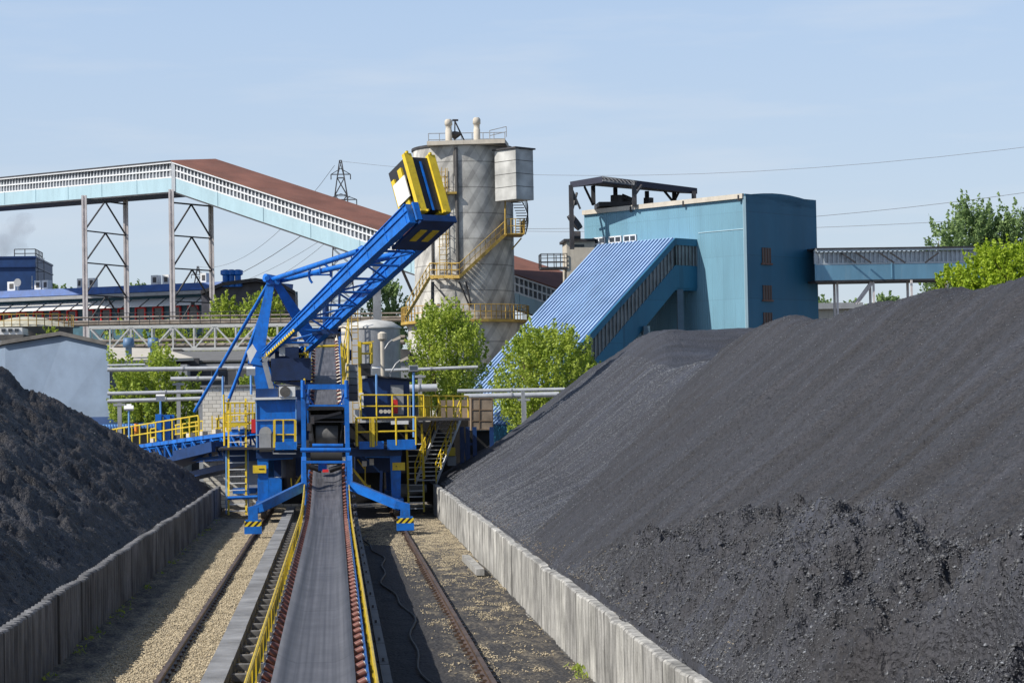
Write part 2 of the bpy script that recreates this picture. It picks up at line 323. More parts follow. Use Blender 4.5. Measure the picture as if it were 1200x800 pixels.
# track bed between the two retaining walls: stones and coal dust
def bedmat():
    M_ = bpy.data.materials.new('track_bed'); M_.use_nodes = True; t = M_.node_tree; b = t.nodes['Principled BSDF']; N = t.nodes.new; L = t.links.new
    tc = N('ShaderNodeTexCoord'); sp = N('ShaderNodeSeparateXYZ'); L(tc.outputs['Object'], sp.inputs[0])
    v = N('ShaderNodeTexVoronoi'); v.inputs['Scale'].default_value = 13; L(tc.outputs['Object'], v.inputs['Vector'])
    r = N('ShaderNodeValToRGB'); e = r.color_ramp.elements; e[0].color = (.17, .14, .10, 1); e[1].color = (.45, .38, .26, 1); e[1].position = .9
    s2 = N('ShaderNodeSeparateColor'); L(v.outputs['Color'], s2.inputs[0]); L(s2.outputs[0], r.inputs[0])
    mp = N('ShaderNodeMapping'); mp.inputs['Scale'].default_value = (1.3, .42, 1); L(tc.outputs['Object'], mp.inputs[0])
    n = N('ShaderNodeTexNoise'); n.inputs['Scale'].default_value = 1.8; n.inputs['Detail'].default_value = 10; n.inputs['Roughness'].default_value = .85; L(mp.outputs[0], n.inputs['Vector'])
    # share of coal dust rises to the right of the conveyor and next to the left wall, less toward the machine
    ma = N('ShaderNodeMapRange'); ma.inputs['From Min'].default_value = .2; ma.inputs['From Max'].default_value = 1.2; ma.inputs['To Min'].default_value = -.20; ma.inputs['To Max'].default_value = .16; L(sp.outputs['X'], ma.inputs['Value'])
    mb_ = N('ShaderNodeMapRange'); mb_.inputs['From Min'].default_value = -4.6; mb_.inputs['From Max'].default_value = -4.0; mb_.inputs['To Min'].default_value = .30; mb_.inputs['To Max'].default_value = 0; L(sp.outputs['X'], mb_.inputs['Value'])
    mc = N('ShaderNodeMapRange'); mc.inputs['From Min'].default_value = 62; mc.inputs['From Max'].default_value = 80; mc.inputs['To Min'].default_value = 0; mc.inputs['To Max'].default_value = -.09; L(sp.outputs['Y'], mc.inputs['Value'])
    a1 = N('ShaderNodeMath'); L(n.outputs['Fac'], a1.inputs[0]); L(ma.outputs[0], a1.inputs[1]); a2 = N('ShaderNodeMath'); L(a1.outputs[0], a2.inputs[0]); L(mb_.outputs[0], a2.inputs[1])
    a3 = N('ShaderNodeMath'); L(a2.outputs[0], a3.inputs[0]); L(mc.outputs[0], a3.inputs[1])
    md = N('ShaderNodeMapRange'); md.inputs['From Min'].default_value = 1.9; md.inputs['From Max'].default_value = 2.6; md.inputs['To Min'].default_value = .16; md.inputs['To Max'].default_value = 0; L(sp.outputs['X'], md.inputs['Value'])  # extra coal-dark strip beside the belt, painting in the conveyor's shadow
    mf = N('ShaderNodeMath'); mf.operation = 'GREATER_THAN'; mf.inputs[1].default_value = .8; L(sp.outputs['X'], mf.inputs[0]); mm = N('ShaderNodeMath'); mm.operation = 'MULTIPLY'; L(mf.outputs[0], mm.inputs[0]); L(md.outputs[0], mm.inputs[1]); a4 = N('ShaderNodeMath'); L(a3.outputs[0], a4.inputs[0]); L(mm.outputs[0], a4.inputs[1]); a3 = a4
    r2 = N('ShaderNodeValToRGB'); r2.color_ramp.elements[0].position = .40; r2.color_ramp.elements[1].position = .68; L(a3.outputs[0], r2.inputs[0])
    m1 = N('ShaderNodeMixRGB'); m1.inputs['Color2'].default_value = (.036, .035, .037, 1); L(r2.outputs[0], m1.inputs['Fac']); L(r.outputs[0], m1.inputs['Color1']); L(m1.outputs[0], b.inputs['Base Color'])
    b.inputs['Roughness'].default_value = .9
    bp = N('ShaderNodeBump'); bp.inputs['Strength'].default_value = .9; bp.inputs['Distance'].default_value = .05; L(v.outputs['Distance'], bp.inputs['Height']); bp.invert = True; L(bp.outputs[0], b.inputs['Normal'])
    return M_
xs = np.arange(-5.3, 5.31, .1); ys = np.concatenate([np.arange(10, 70, .16), np.arange(70, 135, .4)])
GX, GY = np.meshgrid(xs, ys); GZ = fbm(GX*1.1, GY*.8, 4, 5)*.05+fbm(GX*6, GY*6, 2, 9)*.02-.01
GZ += np.where(GX < -4.2, (-4.2-GX)*.10, 0)
nx, ny = len(xs), len(ys)
def gridfaces(nx, ny):
    i = np.arange(nx-1)[None, :]+np.arange(ny-1)[:, None]*nx
    return np.stack([i, i+1, i+1+nx, i+nx], -1).reshape(-1, 4)
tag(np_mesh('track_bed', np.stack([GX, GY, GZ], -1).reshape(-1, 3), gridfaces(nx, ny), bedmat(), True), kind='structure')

_oct_v = np.array([(1,0,0),(-1,0,0),(0,1,0),(0,-1,0),(0,0,1),(0,0,-1)], float)
_oct_f = np.array([(0,2,4),(2,1,4),(1,3,4),(3,0,4),(2,0,5),(1,2,5),(3,1,5),(0,3,5)])
def stones(name, x, y, z, size, mt, rng, flat=.65):
    n = len(x); v = _oct_v[None]*size[:, None, None]*rng.uniform(.55, 1.25, (n, 6, 1)); v = v+rng.uniform(-.25, .25, (n, 6, 3))*size[:, None, None]
    a = rng.uniform(0, 6.28, n); c = np.cos(a)[:, None]; s = np.sin(a)[:, None]
    vx = v[..., 0]*c-v[..., 1]*s; vy = v[..., 0]*s+v[..., 1]*c; vz = v[..., 2]*flat
    vv = np.stack([vx+x[:, None], vy+y[:, None], vz+z[:, None]], -1).reshape(-1, 3)
    ff = (_oct_f[None]+np.arange(n)[:, None, None]*6).reshape(-1, 3)
    return np_mesh(name, vv, ff, mt)
PEB = mat('limestone_chips', (.50, .42, .285), .85, var=.35, scale=9)
rng = np.random.RandomState(11)
def bed_z(x, y): return fbm(x*1.1, y*.8, 4, 5)*.05-.01
n = 95000; y = 27+62*rng.rand(n)**1.5; x = rng.uniform(-4.55, -.75, n)
k = ~((x > -2.2) & (x < -1.65)) & (np.abs(x+3) > .09) & ((x > -4.2) | (rng.rand(n) < .35)); x, y = x[k], y[k]
tag(stones('ballast_stones', x, y, bed_z(x, y)+.02, rng.uniform(.013, .033, len(x)), PEB, rng), 'pale limestone chips packed on both sides of the left crane rail', 'gravel', kind='stuff')
n = 110000; y = 30+68*rng.rand(n)**1.3; x = rng.uniform(1.0, 5.0, n)
dens = fbm(x*2.4, y*1.0, 5, 31, .7)+np.clip((y-66)/25, -.1, .45)+.12*(x > 3.6)-.9*(x < 2.3)*(y < 78)  # chips left out beside the belt so its shadow strip reads solid
k = (dens > .02+.62*rng.rand(n)) & (np.abs(x-3) > .09); x, y = x[k], y[k]
tag(stones('scattered_stones', x, y, bed_z(x, y)+.015, rng.uniform(.009, .028, len(x)), PEB, rng), 'loose pale chips strewn over the black coal dust right of the conveyor', 'gravel', kind='stuff')

# rails
RAILM = mat('rusty_rail', (.13, .085, .06), .5, metal=.4, var=.3)
for X_, lb in ((-3.0, 'long rusty rail in pale ballast beside the concrete slab path'), (3.0, 'long rusty rail in black coal dust right of the conveyor')):
    b = MB(); prof = [(-.08, 0), (.08, 0), (.08, .02), (.018, .05), (.018, .11), (.045, .125), (.045, .165), (-.045, .165), (-.045, .125), (-.018, .11), (-.018, .05), (-.08, .02)]
    b.prism([V((X_+px, 12, pz)) for px, pz in prof], V((0, 118, 0)))
    for i in range(120): b.box(X_-.17, X_+.17, 20+i*.75, 20.16+i*.75, -.02, .028); b.box(X_-.12, X_-.05, 20.04+i*.75, 20.12+i*.75, .028, .06); b.box(X_+.05, X_+.12, 20.04+i*.75, 20.12+i*.75, .028, .06)
    tag(b.build('rail', RAILM), lb, 'rail', 'crane rails')
# raised concrete slab path beside the belt
b = MB(); y = 12
while y < 104:
    L_ = 2.95; b.obox((-1.95+random.uniform(-.006, .006), y+L_/2, .13+random.uniform(-.003, .003)), XA, YA, Z, .42, L_-.015, .24); y += L_
tag(b.build('path', CONCL), kind='structure')
sl = None
for i in range(44):
    y = 26+i*1.55
    if sl is None:
        b = MB(); b.box(-.55, .52, -.11, .11, 0, .13); b.box(.2, .42, -.1, .1, .13, .2)
        sl = b.build('sleeper', mat('stained_shaded_sleeper_concrete', (.16, .155, .15), .9, var=.35, scale=4, bump=.4)); o = sl  # base darkened to paint in the guard's shadow, random stains on top
    else: o = sl.copy(); COL.objects.link(o)
    o.location = (-1.12+random.uniform(-.02, .02), y, 0.02); o.rotation_euler.z = random.uniform(-.02, .02)
    tag(o, 'grey concrete cross sleeper on the stones between the slab path and the conveyor', 'sleeper', 'cross sleepers beside the conveyor')
# cable and beam on the ground
b = MB(); pts = [V((2.15+.16*math.sin(i*.33)+.08*math.sin(i*.9)-(.012*i), 28+i*1.0, .03)) for i in range(58)]
b.path(pts, .028, 6); tag(b.build('cable', RUBBER), 'black cable lying in wavy line on the coal dust beside right rail', 'cable')
b = MB(); pA = P(556, 657, 72); pA.z = .12; pB = P(577, 680, 63); pB.z = .12; b.beam((4.45, 69.5, .11), (4.5, 63.2, .11), .24, .2)
tag(b.build('concrete_beam', CONC), 'short pale concrete beam lying at foot of the sunlit wall', 'beam')

# retaining walls
def retaining(X_, y0, y1, h, side, zig, seed, label, mt):
    ys = np.arange(y0, y1, .11); vs = []; fs = []
    for i, yy in enumerate(ys):
        ph = i % 4
        off = zig*(1 if ph in (0, 1) else -1)*.5
        slab = math.floor(yy/1.0); rr = np.random.RandomState(int(slab)*7+seed)
        off += rr.uniform(-.03, .03)
        hh = h+rr.uniform(-.02, .02)+.05*float(fbm(np.array([yy*.35]), np.array([seed*1.0]), 3, seed)[0])
        t = .17
        a = X_+off; c = X_+off*.3-side*t
        vs += [(a, yy, -.05), (a, yy, hh-.03), (a-side*.03, yy, hh), (c, yy, hh+.004*ph), (c, yy, -.05)]
    for i in range(len(ys)-1):
        for k in range(4): fs.append((i*5+k, i*5+k+1, i*5+k+6, i*5+k+5))
    fs.append(tuple(range(5))); fs.append(tuple(range(len(vs)-5, len(vs))))
    b = MB(); b.add(vs, fs); o = b.build('retaining_wall', mt)
    return tag(o, label, 'wall', 'concrete walls holding the coal')
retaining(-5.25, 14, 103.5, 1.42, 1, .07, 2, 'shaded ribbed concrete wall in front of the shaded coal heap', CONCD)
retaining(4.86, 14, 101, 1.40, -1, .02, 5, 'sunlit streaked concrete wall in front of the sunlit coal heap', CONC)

# ---------------- coal heaps
def smin(a, b, k=.35):
    h = np.clip(.5+.5*(b-a)/k, 0, 1); return b*(1-h)+a*h-k*h*(1-h)
def rightheap(X, Y):
    X = X+.24*np.clip((9-X)/3, 0, 1)
    low = fbm(X*.12, Y*.12, 3, 40)
    plane = 1.22+.79*(X-5.25)+.35*fbm(X*.10, Y*.35, 4, 41)*np.clip((X-5.3)/3, 0, 1)
    plane += (.10*fbm(X*.30, Y*1.3, 4, 43)+.07*fbm(X*.35, Y*3.2, 3, 45))*np.clip((X-5.3)/2, .15, 1)
    Yb = 57+(X-6.2)*1.3+1.2*fbm(X*.5, Y*.1, 3, 47)
    kb = np.clip((Y-Yb)/1.6, 0, 1); kb = kb*kb*(3-2*kb); plane = plane-.75*kb*np.clip((X-5.5)/2.5, 0, 1)*np.clip((100-Y)/15, .45, 1)
    cap = np.interp(Y, [0, 36, 41, 46, 50, 54, 57, 60, 64, 67, 80, 88, 92, 100, 101.5, 104, 112], [7.6, 7.35, 7.2, 7.3, 7.35, 7.1, 7.2, 7.45, 7.35, 6.6, 6.3, 7.2, 8.2, 8.35, 8.1, 6.3, 0])+.22*fbm(X*.4, Y*.3, 4, 44)
    crest = np.interp(Y, [0, 62, 70, 88, 120], [13.0, 13.0, 14, 19, 19])
    far = cap-.8*np.clip(X-crest-.5, 0, None)
    h = smin(plane, far, .5)
    # rough lower mound of coarse coal in front
    ub = np.interp(Y, [14, 20, 23.5, 29.7, 33.7, 40, 44, 46], [8.6, 8.2, 7.9, 8.2, 7.95, 6.8, 6.1, 5.2])
    d = ub-X+.5*fbm(X*.8, Y*.8, 4, 50)
    k = np.clip(d/.55, 0, 1); k = k*k*(3-2*k); kx = np.clip((X-5.35)/.9, 0, 1)
    ridged = 1-np.abs(fbm(X*1.1, Y*.9, 5, 52, .55))*2.3
    pit = np.clip(fbm(X*1.3, Y*1.1, 4, 58, .55)-.13, 0, .3)+np.clip(fbm(X*.9, Y*.8, 5, 59, .6)-.22, 0, .3)
    h = h-k*kx*pit*1.5
    h = h+k*kx*(.54+.42*fbm(X*.55, Y*.5, 3, 51)+.30*ridged-.2+.19*fbm(X*1.7, Y*1.7, 5, 55, .6))
    # scarp dug out at the lower right
    line = np.interp(Y, [12, 20, 22.2, 23.4, 30], [7.25, 7.15, 6.9, 5.6, 5.2])+.14*fbm(X*3, Y*3, 3, 57)
    k2 = np.clip((line-X)/.12, 0, 1)*np.clip((23.3-Y)/.5, 0, 1); h = h-.55*k2*np.clip(1-(line-X)*.35, 0, 1)
    # cracks and holes
    for (cx, cy, rx, ry, dp) in ((6.9, 25.8, .22, .5, .3), (7.2, 30.2, .18, .5, .22), (6.6, 37.6, .2, .8, .22), (7.5, 24.1, .12, .3, .22), (6.3, 41.8, .25, .9, .2)):
        q = ((X-cx)/rx)**2+((Y-cy)/ry)**2+1.2*fbm(X*3, Y*2, 3, 60); h = h-dp*np.exp(-np.clip(q, 0, 30))
    ruf = .35+.65*np.clip(k*kx+.5*(np.clip(1-(X-5.3)/1.6, 0, 1)), 0, 1)
    h = h+ruf*(.05*fbm(X*4, Y*4, 3, 61, .7)+.035*(vnoise(X*11, Y*9, 63)-.5)+.03*(vnoise(X*17, Y*13, 64)-.5))
    # foot dips behind the wall
    h = np.where(X < 5.45, np.minimum(h, 1.30+.06*fbm(X*2, Y*1.2, 3, 66)), h)
    return np.maximum(h, .0)
def geoY(y0, y1, k):
    n = int(math.log(y1/y0)/k); return y0*np.exp(np.arange(n+1)*k)
xs = np.concatenate([np.arange(5.02, 10, .035), np.arange(10, 15, .06), np.arange(15, 32, .25)]); ys = geoY(14, 118, .0031)
X_, Y_ = np.meshgrid(xs, ys); H_ = rightheap(X_, Y_)
rough_ = np.where(X_ < np.interp(Y_, [14, 20, 23.5, 29.7, 33.7, 40, 44, 46, 47], [8.6, 8.2, 7.9, 8.2, 7.95, 6.8, 6.1, 5.6, 5.3]), .024, .011)
H_ = H_+rough_*np.random.RandomState(4).normal(0, 1, H_.shape)*np.clip((X_-5.1)/.2, 0, 1)
o = np_mesh('coal_heap', np.stack([X_, Y_, H_], -1).reshape(-1, 3), gridfaces(len(xs), len(ys)), COAL, False)
UBY = [14, 20, 23.5, 29.7, 33.7, 40, 44, 46, 47]; UBX = [8.6, 8.2, 7.9, 8.2, 7.95, 6.8, 6.1, 5.6, 5.3]
def grade(X, Y):
    """kind of coal lying there: 0 fine brown dust .. 1 coarse bluish lumps"""
    Yb = 57+(X-6.2)*1.3+1.2*fbm(X*.5, Y*.1, 3, 47)
    g_ = .28+.22*fbm(X*.12+Y*.02, Y*.5, 4, 90)
    back = np.clip((Y-Yb)/1.0, 0, 1); g_ = g_*(1-back)+back*(.92+.25*fbm(X*.3, Y*.3, 3, 91))
    mound = np.clip((np.interp(Y, UBY, UBX)+.5*fbm(X*.8, Y*.8, 4, 50)-X)/.3, 0, 1); g_ = g_*(1-mound)+mound*(.88+.45*fbm(X*.9, Y*.8, 4, 92))
    br_ = np.exp(-(((X-5.9)/.7)**2+((Y-22.6)/1.7)**2)*1.2); g_ = g_*(1-br_)
    return np.clip(g_, 0, 1)
def setgrade(o, g_):
    a_ = o.data.attributes.new('grade', 'FLOAT', 'POINT'); a_.data.foreach_set('value', g_.astype(np.float32).ravel())
setgrade(o, grade(X_, Y_))
tag(o, 'huge sunlit black coal heap rising behind the sunlit concrete wall', 'coal heap')
def leftheap(m, Y):
    """m = distance to the left of the wall face"""
    X = -m
    plane = 1.2+.80*(m-5.4)+.5*fbm(X*.14, Y*.3, 4, 70)*np.clip((m-5.5)/2, 0, 1)+.22*fbm(X*.5, Y*.9, 4, 71)*np.clip((m-5.5)/1.2, .1, 1)
    lim = np.interp(Y, [0, 60, 72, 79, 82, 87, 91.6, 95, 100, 106, 110], [11, 10.5, 9, 7.7, 5.9, 5.2, 4.5, 3.35, 2.3, 1.0, -.5])+.25*fbm(X*.5, Y*.3, 4, 72)
    cr = lim-.8*np.clip(m-16.5, 0, None)
    h = smin(plane, cr, .5)
    rid = 1-np.abs(fbm(X*.7, Y*.45, 5, 75, .55))*2.2
    h = h+.30*rid*np.clip((m-5.6)/1, 0, 1)-.1
    h = h+.12*fbm(X*3, Y*2, 4, 76, .65)+.04*(vnoise(X*11, Y*9, 77)-.5)
    return np.maximum(np.where(m < 5.6, np.minimum(h, 1.4), h), 0)
ms = np.concatenate([np.arange(5.43, 13.5, .045), np.arange(13.5, 30, .25)]); ys = geoY(18, 114, .0034)
M2, Y2 = np.meshgrid(ms, ys); H2 = leftheap(M2, Y2)+.018*np.random.RandomState(5).normal(0, 1, (len(ys), len(ms)))*np.clip((M2-5.5)/.2, 0, 1)
G2 = np.clip(.05+.5*fbm(M2*.35, Y2*.25, 4, 95), 0, 1)
o = np_mesh('coal_heap', np.stack([-M2, Y2, H2], -1).reshape(-1, 3), gridfaces(len(ms), len(ys))[:, ::-1], COAL, False)
setgrade(o, G2)
tag(o, 'dark mostly shaded coal heap behind the shaded ribbed wall', 'coal heap')
# loose lumps on the heaps
n = 170000; y = 18+84*rng.rand(n)**1.7; x = 5.12+rng.rand(n)**1.3*8
ub = np.interp(y, [14, 20, 23.5, 29.7, 33.7, 40, 44, 46], [8.6, 8.2, 7.9, 8.2, 7.95, 6.8, 6.1, 5.2])
gr_ = grade(x, y); k = rng.rand(n) < np.clip(gr_*1.15-.18, .05, .95); x, y = x[k], y[k]; ubk = ub[k]
sz = rng.uniform(.005, .016, len(x))*np.clip(y/45, .8, 1.7)*(1+1.8*(rng.rand(len(x)) < .04)*(x < ubk))
tag(stones('coal_lumps', x, y, rightheap(x, y)+.008, sz, LUMP, rng, .8), 'glinting loose coal lumps strewn over the sunlit coal heap', 'coal', kind='stuff')
n = 150000; y = 18.5+27*rng.rand(n); x = 5.12+3.8*rng.rand(n); gr_ = grade(x, y); k = (x < np.interp(y, UBY, UBX)+.2) & (rng.rand(n) < np.clip(gr_*1.2-.1, .08, 1)); x, y = x[k], y[k]
LUMP2 = mat('coal_rubble', (.10, .102, .11), .5, var=.6, scale=50)
tag(stones('coal_rubble', x, y, rightheap(x, y)+.006, rng.uniform(.006, .02, len(x))*(1+2.2*(rng.rand(len(x)) < .012)), LUMP2, rng, .85), 'coarse coal rubble covering the low mound in front of the sunlit heap', 'coal', kind='stuff')
n = 30000; y = 22+76*rng.rand(n)**1.3; x = 5.5+rng.rand(n)**1.2*7
tag(stones('coal_lumps', -x, y, leftheap(x, y)+.008, rng.uniform(.006, .024, n), LUMP2, rng, .8), 'loose coal lumps strewn over the shaded coal heap', 'coal', kind='stuff')
n = 2200; y = 28+72*rng.rand(n); x = 5.12+rng.exponential(.3, n); k = fbm(x*.6, y*.5, 4, 80) > .05+.15*rng.rand(n); x, y = x[k], y[k]
tag(stones('spilled_stones', x, y, rightheap(x, y)+.005, rng.uniform(.012, .03, len(x)), mat('dusty_chips', (.30, .25, .18), .9, var=.4, scale=9), rng), 'pale stones mixed into the foot of the sunlit coal heap along the wall', 'gravel', kind='stuff')

# ================================================================= FLOOR CONVEYOR
CXc = -0.08
def beltz(y): 
    if y < 74: return 1.02
    t = (y-74)/20.0; return 1.02+1.75*t*t*(1.2-.2*t)
conv = empty('belt_conveyor', (CXc, 60, 0), 'long grey rubber belt conveyor running between the two rails', 'conveyor')
def beltmat():
    M_ = bpy.data.materials.new('belt_rubber'); M_.use_nodes = True; t = M_.node_tree; b = t.nodes['Principled BSDF']; N = t.nodes.new; L = t.links.new
    tc = N('ShaderNodeTexCoord'); mp = N('ShaderNodeMapping'); mp.inputs['Scale'].default_value = (14, .05, 4); L(tc.outputs['Object'], mp.inputs[0])
    n = N('ShaderNodeTexNoise'); n.inputs['Scale'].default_value = 1; n.inputs['Detail'].default_value = 6; L(mp.outputs[0], n.inputs['Vector'])
    r = N('ShaderNodeValToRGB'); e = r.color_ramp.elements; e[0].position = .33; e[1].position = .67; e[0].color = (.062, .062, .070, 1); e[1].color = (.125, .125, .138, 1)
    L(n.outputs['Fac'], r.inputs[0])
    n2 = N('ShaderNodeTexNoise'); n2.inputs['Scale'].default_value = 1; n2.inputs['Detail'].default_value = 8; n2.inputs['Roughness'].default_value = .7; mp2 = N('ShaderNodeMapping'); mp2.inputs['Scale'].default_value = (1.2, .9, 1); L(tc.outputs['Object'], mp2.inputs[0]); L(mp2.outputs[0], n2.inputs['Vector'])
    mr = N('ShaderNodeMapRange'); mr.inputs['From Min'].default_value = .3; mr.inputs['From Max'].default_value = .7; mr.inputs['To Min'].default_value = .7; mr.inputs['To Max'].default_value = 1.2; L(n2.outputs['Fac'], mr.inputs['Value'])
    sp = N('ShaderNodeSeparateXYZ'); L(tc.outputs['Object'], sp.inputs[0]); q1 = N('ShaderNodeMath'); q1.operation = 'MULTIPLY'; q1.inputs[1].default_value = .115; L(sp.outputs['Y'], q1.inputs[0]); q2 = N('ShaderNodeMath'); q2.operation = 'FRACT'; L(q1.outputs[0], q2.inputs[0]); q3 = N('ShaderNodeMath'); q3.operation = 'LESS_THAN'; q3.inputs[1].default_value = .012; L(q2.outputs[0], q3.inputs[0])
    q4 = N('ShaderNodeMath'); q4.operation = 'MULTIPLY'; q4.inputs[1].default_value = -.3; L(q3.outputs[0], q4.inputs[0]); q5 = N('ShaderNodeMath'); L(q4.outputs[0], q5.inputs[0]); L(mr.outputs[0], q5.inputs[1])
    mu = N('ShaderNodeMixRGB'); mu.blend_type = 'MULTIPLY'; mu.inputs['Fac'].default_value = 1; L(r.outputs[0], mu.inputs['Color1']); L(q5.outputs[0], mu.inputs['Color2']); L(mu.outputs[0], b.inputs['Base Color']); b.inputs['Roughness'].default_value = .55
    return M_
BELT = beltmat()
# belt: troughed section
sec = [(-.60, .15), (-.44, .05), (-.30, 0), (.30, 0), (.44, .05), (.60, .15)]
vs = []; fs = []; ys = list(np.arange(12, 94.5, .5)); ns = len(sec)
for y in ys:
    for sx, sz in sec: vs.append((CXc+sx, y, beltz(y)+sz))
    for sx, sz in sec: vs.append((CXc+sx, y, beltz(y)+sz-.02))
for i in range(len(ys)-1):
    a = i*2*ns; c = (i+1)*2*ns
    for k in range(ns-1):
        fs.append((a+k, a+k+1, c+k+1, c+k)); fs.append((a+ns+k, c+ns+k, c+ns+k+1, a+ns+k+1))
    fs.append((a, c, c+ns, a+ns)); fs.append((a+ns-1, a+2*ns-1, c+2*ns-1, c+ns-1))
b = MB(); b.add(vs, fs); b.build('belt', BELT, conv, True)
# idler rollers (outer wing rollers that stick out past the belt edge)
def roller(mb, me, y, side):
    z = beltz(y); p = V((CXc+side*.36, y, z-.06)); q = V((CXc+side*.75, y, z+.135)); mb.tube(p, q, .062, 12)
    d = (q-p).normalized(); me.tube(q, q+d*.012, .045, 10)
def pair(y, side):
    a = MB(); e = MB(); roller(a, e, y, side)
    o = a.build('idler_roller', ROLLER, conv, True); e.build('roller_end_cap', ROLLEND, o)
first = {}
for side in (-1, 1):
    for i in range(50):
        y = 25.5+i*1.0
        pair(y, side)
st = MB(); se = MB()
for side in (-1, 1):
    y = 75.5
    while y < 93: roller(st, se, y, side); y += 1.0
o = st.build('idler_rollers', ROLLER, conv); tag(o, kind='stuff')
for side in (-1, 1):
    b = MB(); b2 = MB(); b3 = MB()
    xg = CXc+side*.79
    for y0_, y1_ in [(12, 74)]+[(74+2*i, 76+2*i) for i in range(9)]:
        b.beam((xg, y0_, beltz(y0_)-.12), (xg, y1_, beltz(y1_)-.12), .06, .2)
    y = 12.5
    while y < 92:
        z = beltz(y); b.beam((xg, y, z-.15), (CXc+side*.72, y, z+.1), .03, .07, YA)
        b.beam((xg, y, z-.2), (xg, y+1, beltz(y+1)+.12), .02, .03, XA) if side > 0 else None
        if int(y*2) % 6 == 0: b.box(xg-.04, xg+.04, y-.05, y+.05, 0, z-.1); b.box(CXc-.7, CXc+.7, y-.04, y+.04, .5, .58) if side > 0 else None
        y += 1.0
    b.build('stringer', BLUE, conv)
    if side < 0:   # yellow sheet guard panels with a top rail
        y = 12.2
        while y < 90:
            z = beltz(y); t_ = random.uniform(-.012, .012)
            b2.obox((xg-.10+t_, y+.78, z+.10), XA, YA, Z, .015, 1.46, .30); b2.beam((xg-.1, y, z-.15), (xg-.1, y, z+.34), .04, .04, YA)
            b2.tube((xg-.10, y, z+.33), (xg-.10, y+1.56, beltz(y+1.56)+.33), .026, 6); y += 1.56
        b2.build('guard_rail', YEL, conv)
    else:
        y = 12.2
        while y < 90:
            z = beltz(y); b2.beam((xg+.09, y, z+.24), (xg+.09, y+1.56, beltz(y+1.56)+.24), .03, .11)
            b2.beam((xg+.09, y, z-.2), (xg+.09, y, z+.24), .035, .035, YA); b2.beam((xg+.09, y+.4, z+.02), (xg+.09, y+1.2, beltz(y+1.2)+.02), .012, .05); y += 1.56
        b2.build('guard_rail', YEL, conv)
        y = 12
        while y < 88:
            z = beltz(y)+.02; b3.box(xg+.2, xg+.34, y, y+2.95, z-.05, z+.04); b3.box(xg+.12, xg+.14, y, y+3.0, .12, z+.1); b3.box(xg+.24, xg+.28, y+.4, y+.5, z+.04, z+.09); b3.beam((xg, y+1.4, z-.1), (xg+.3, y+1.4, z-.07), .05, .04); y += 3  # thin skirt plate added to block sun between guard and tray
        b3.build('cable_tray_and_shade_skirt', DSTEEL, conv)
b = MB(); yb = 27.6; b.box(CXc+.98, CXc+1.25, yb-.1, yb+.12, .9, 1.12); b.build('bracket', BLUE, conv)

# ================================================================= STACKER
mach = empty('coal_stacker', (0, 98, 0), 'big blue and yellow rail mounted coal stacker straddling the belt', 'coal stacker')
def part(mb, name, mt, parent=None, label=None, smooth=False):
    o = mb.build(name, mt, parent or mach, smooth)
    if label: o['label'] = label
    return o
# --- front guide arms and feet at Y=85
ST = bpy.data.materials.new('hazard_stripes'); ST.use_nodes = True
def stripes(M_, ax, ay, az, freq, thr=.5, c1=(.8, .6, .02), c2=(.02, .02, .02)):
    t = M_.node_tree; b_ = t.nodes['Principled BSDF']; tc = t.nodes.new('ShaderNodeTexCoord'); d = t.nodes.new('ShaderNodeVectorMath'); d.operation = 'DOT_PRODUCT'; d.inputs[1].default_value = (ax*freq, ay*freq, az*freq)
    f = t.nodes.new('ShaderNodeMath'); f.operation = 'FRACT'; g_ = t.nodes.new('ShaderNodeMath'); g_.operation = 'GREATER_THAN'; g_.inputs[1].default_value = thr
    x = t.nodes.new('ShaderNodeMixRGB'); x.inputs[1].default_value = (*c1, 1); x.inputs[2].default_value = (*c2, 1)
    t.links.new(tc.outputs['Object'], d.inputs[0]); t.links.new(d.outputs['Value'], f.inputs[0]); t.links.new(f.outputs[0], g_.inputs[0]); t.links.new(g_.outputs[0], x.inputs[0]); t.links.new(x.outputs[0], b_.inputs['Base Color']); b_.inputs['Roughness'].default_value = .5
stripes(ST, 1, 0, -1, 4.2)
YF = 85.0
for s in (-1, 1):
    b = MB(); a0 = V((CXc+s*.95, YF+1.0, 1.95)); a1 = V((s*2.85, YF, 1.12))
    b.taper(a0, a1, .3, .34, .26, .36); b.box(s*3.0-.19, s*3.0+.19, YF-.16, YF+.16, .5, 1.22)
    b.beam((s*2.6, YF, 1.2), (s*3.12, YF, 1.08), .28, .3)
    arm = part(b, 'guide_arm', BLUE)
    b = MB(); b.box(s*3-.34, s*3+.34, YF-.28, YF+.28, .17, .46); b.box(s*3-.3, s*3+.3, YF-.2, YF+.2, .64, .72); part(b, 'rail_sweeper', BLUE, arm)
    b = MB(); b.box(s*3-.33, s*3+.33, YF-.27, YF+.27, .46, .66); part(b, 'striped_plate', ST, arm)
    b = MB(); x = CXc+s*.93
    b.beam((x, YF+1, 1.85), (x, YF+2.5, 3.05), .2, .16, YA); b.beam((x*1.05, YF+1, 1.85), (x*1.05, YF+4, 1.9), .12, .2)
    b.beam((x-s*.05, YF+1.0, 1.9), (x-s*.03, YF+1.05, 2.95), .15, .15, YA)
    part(b, 'guide_post', BLUE)
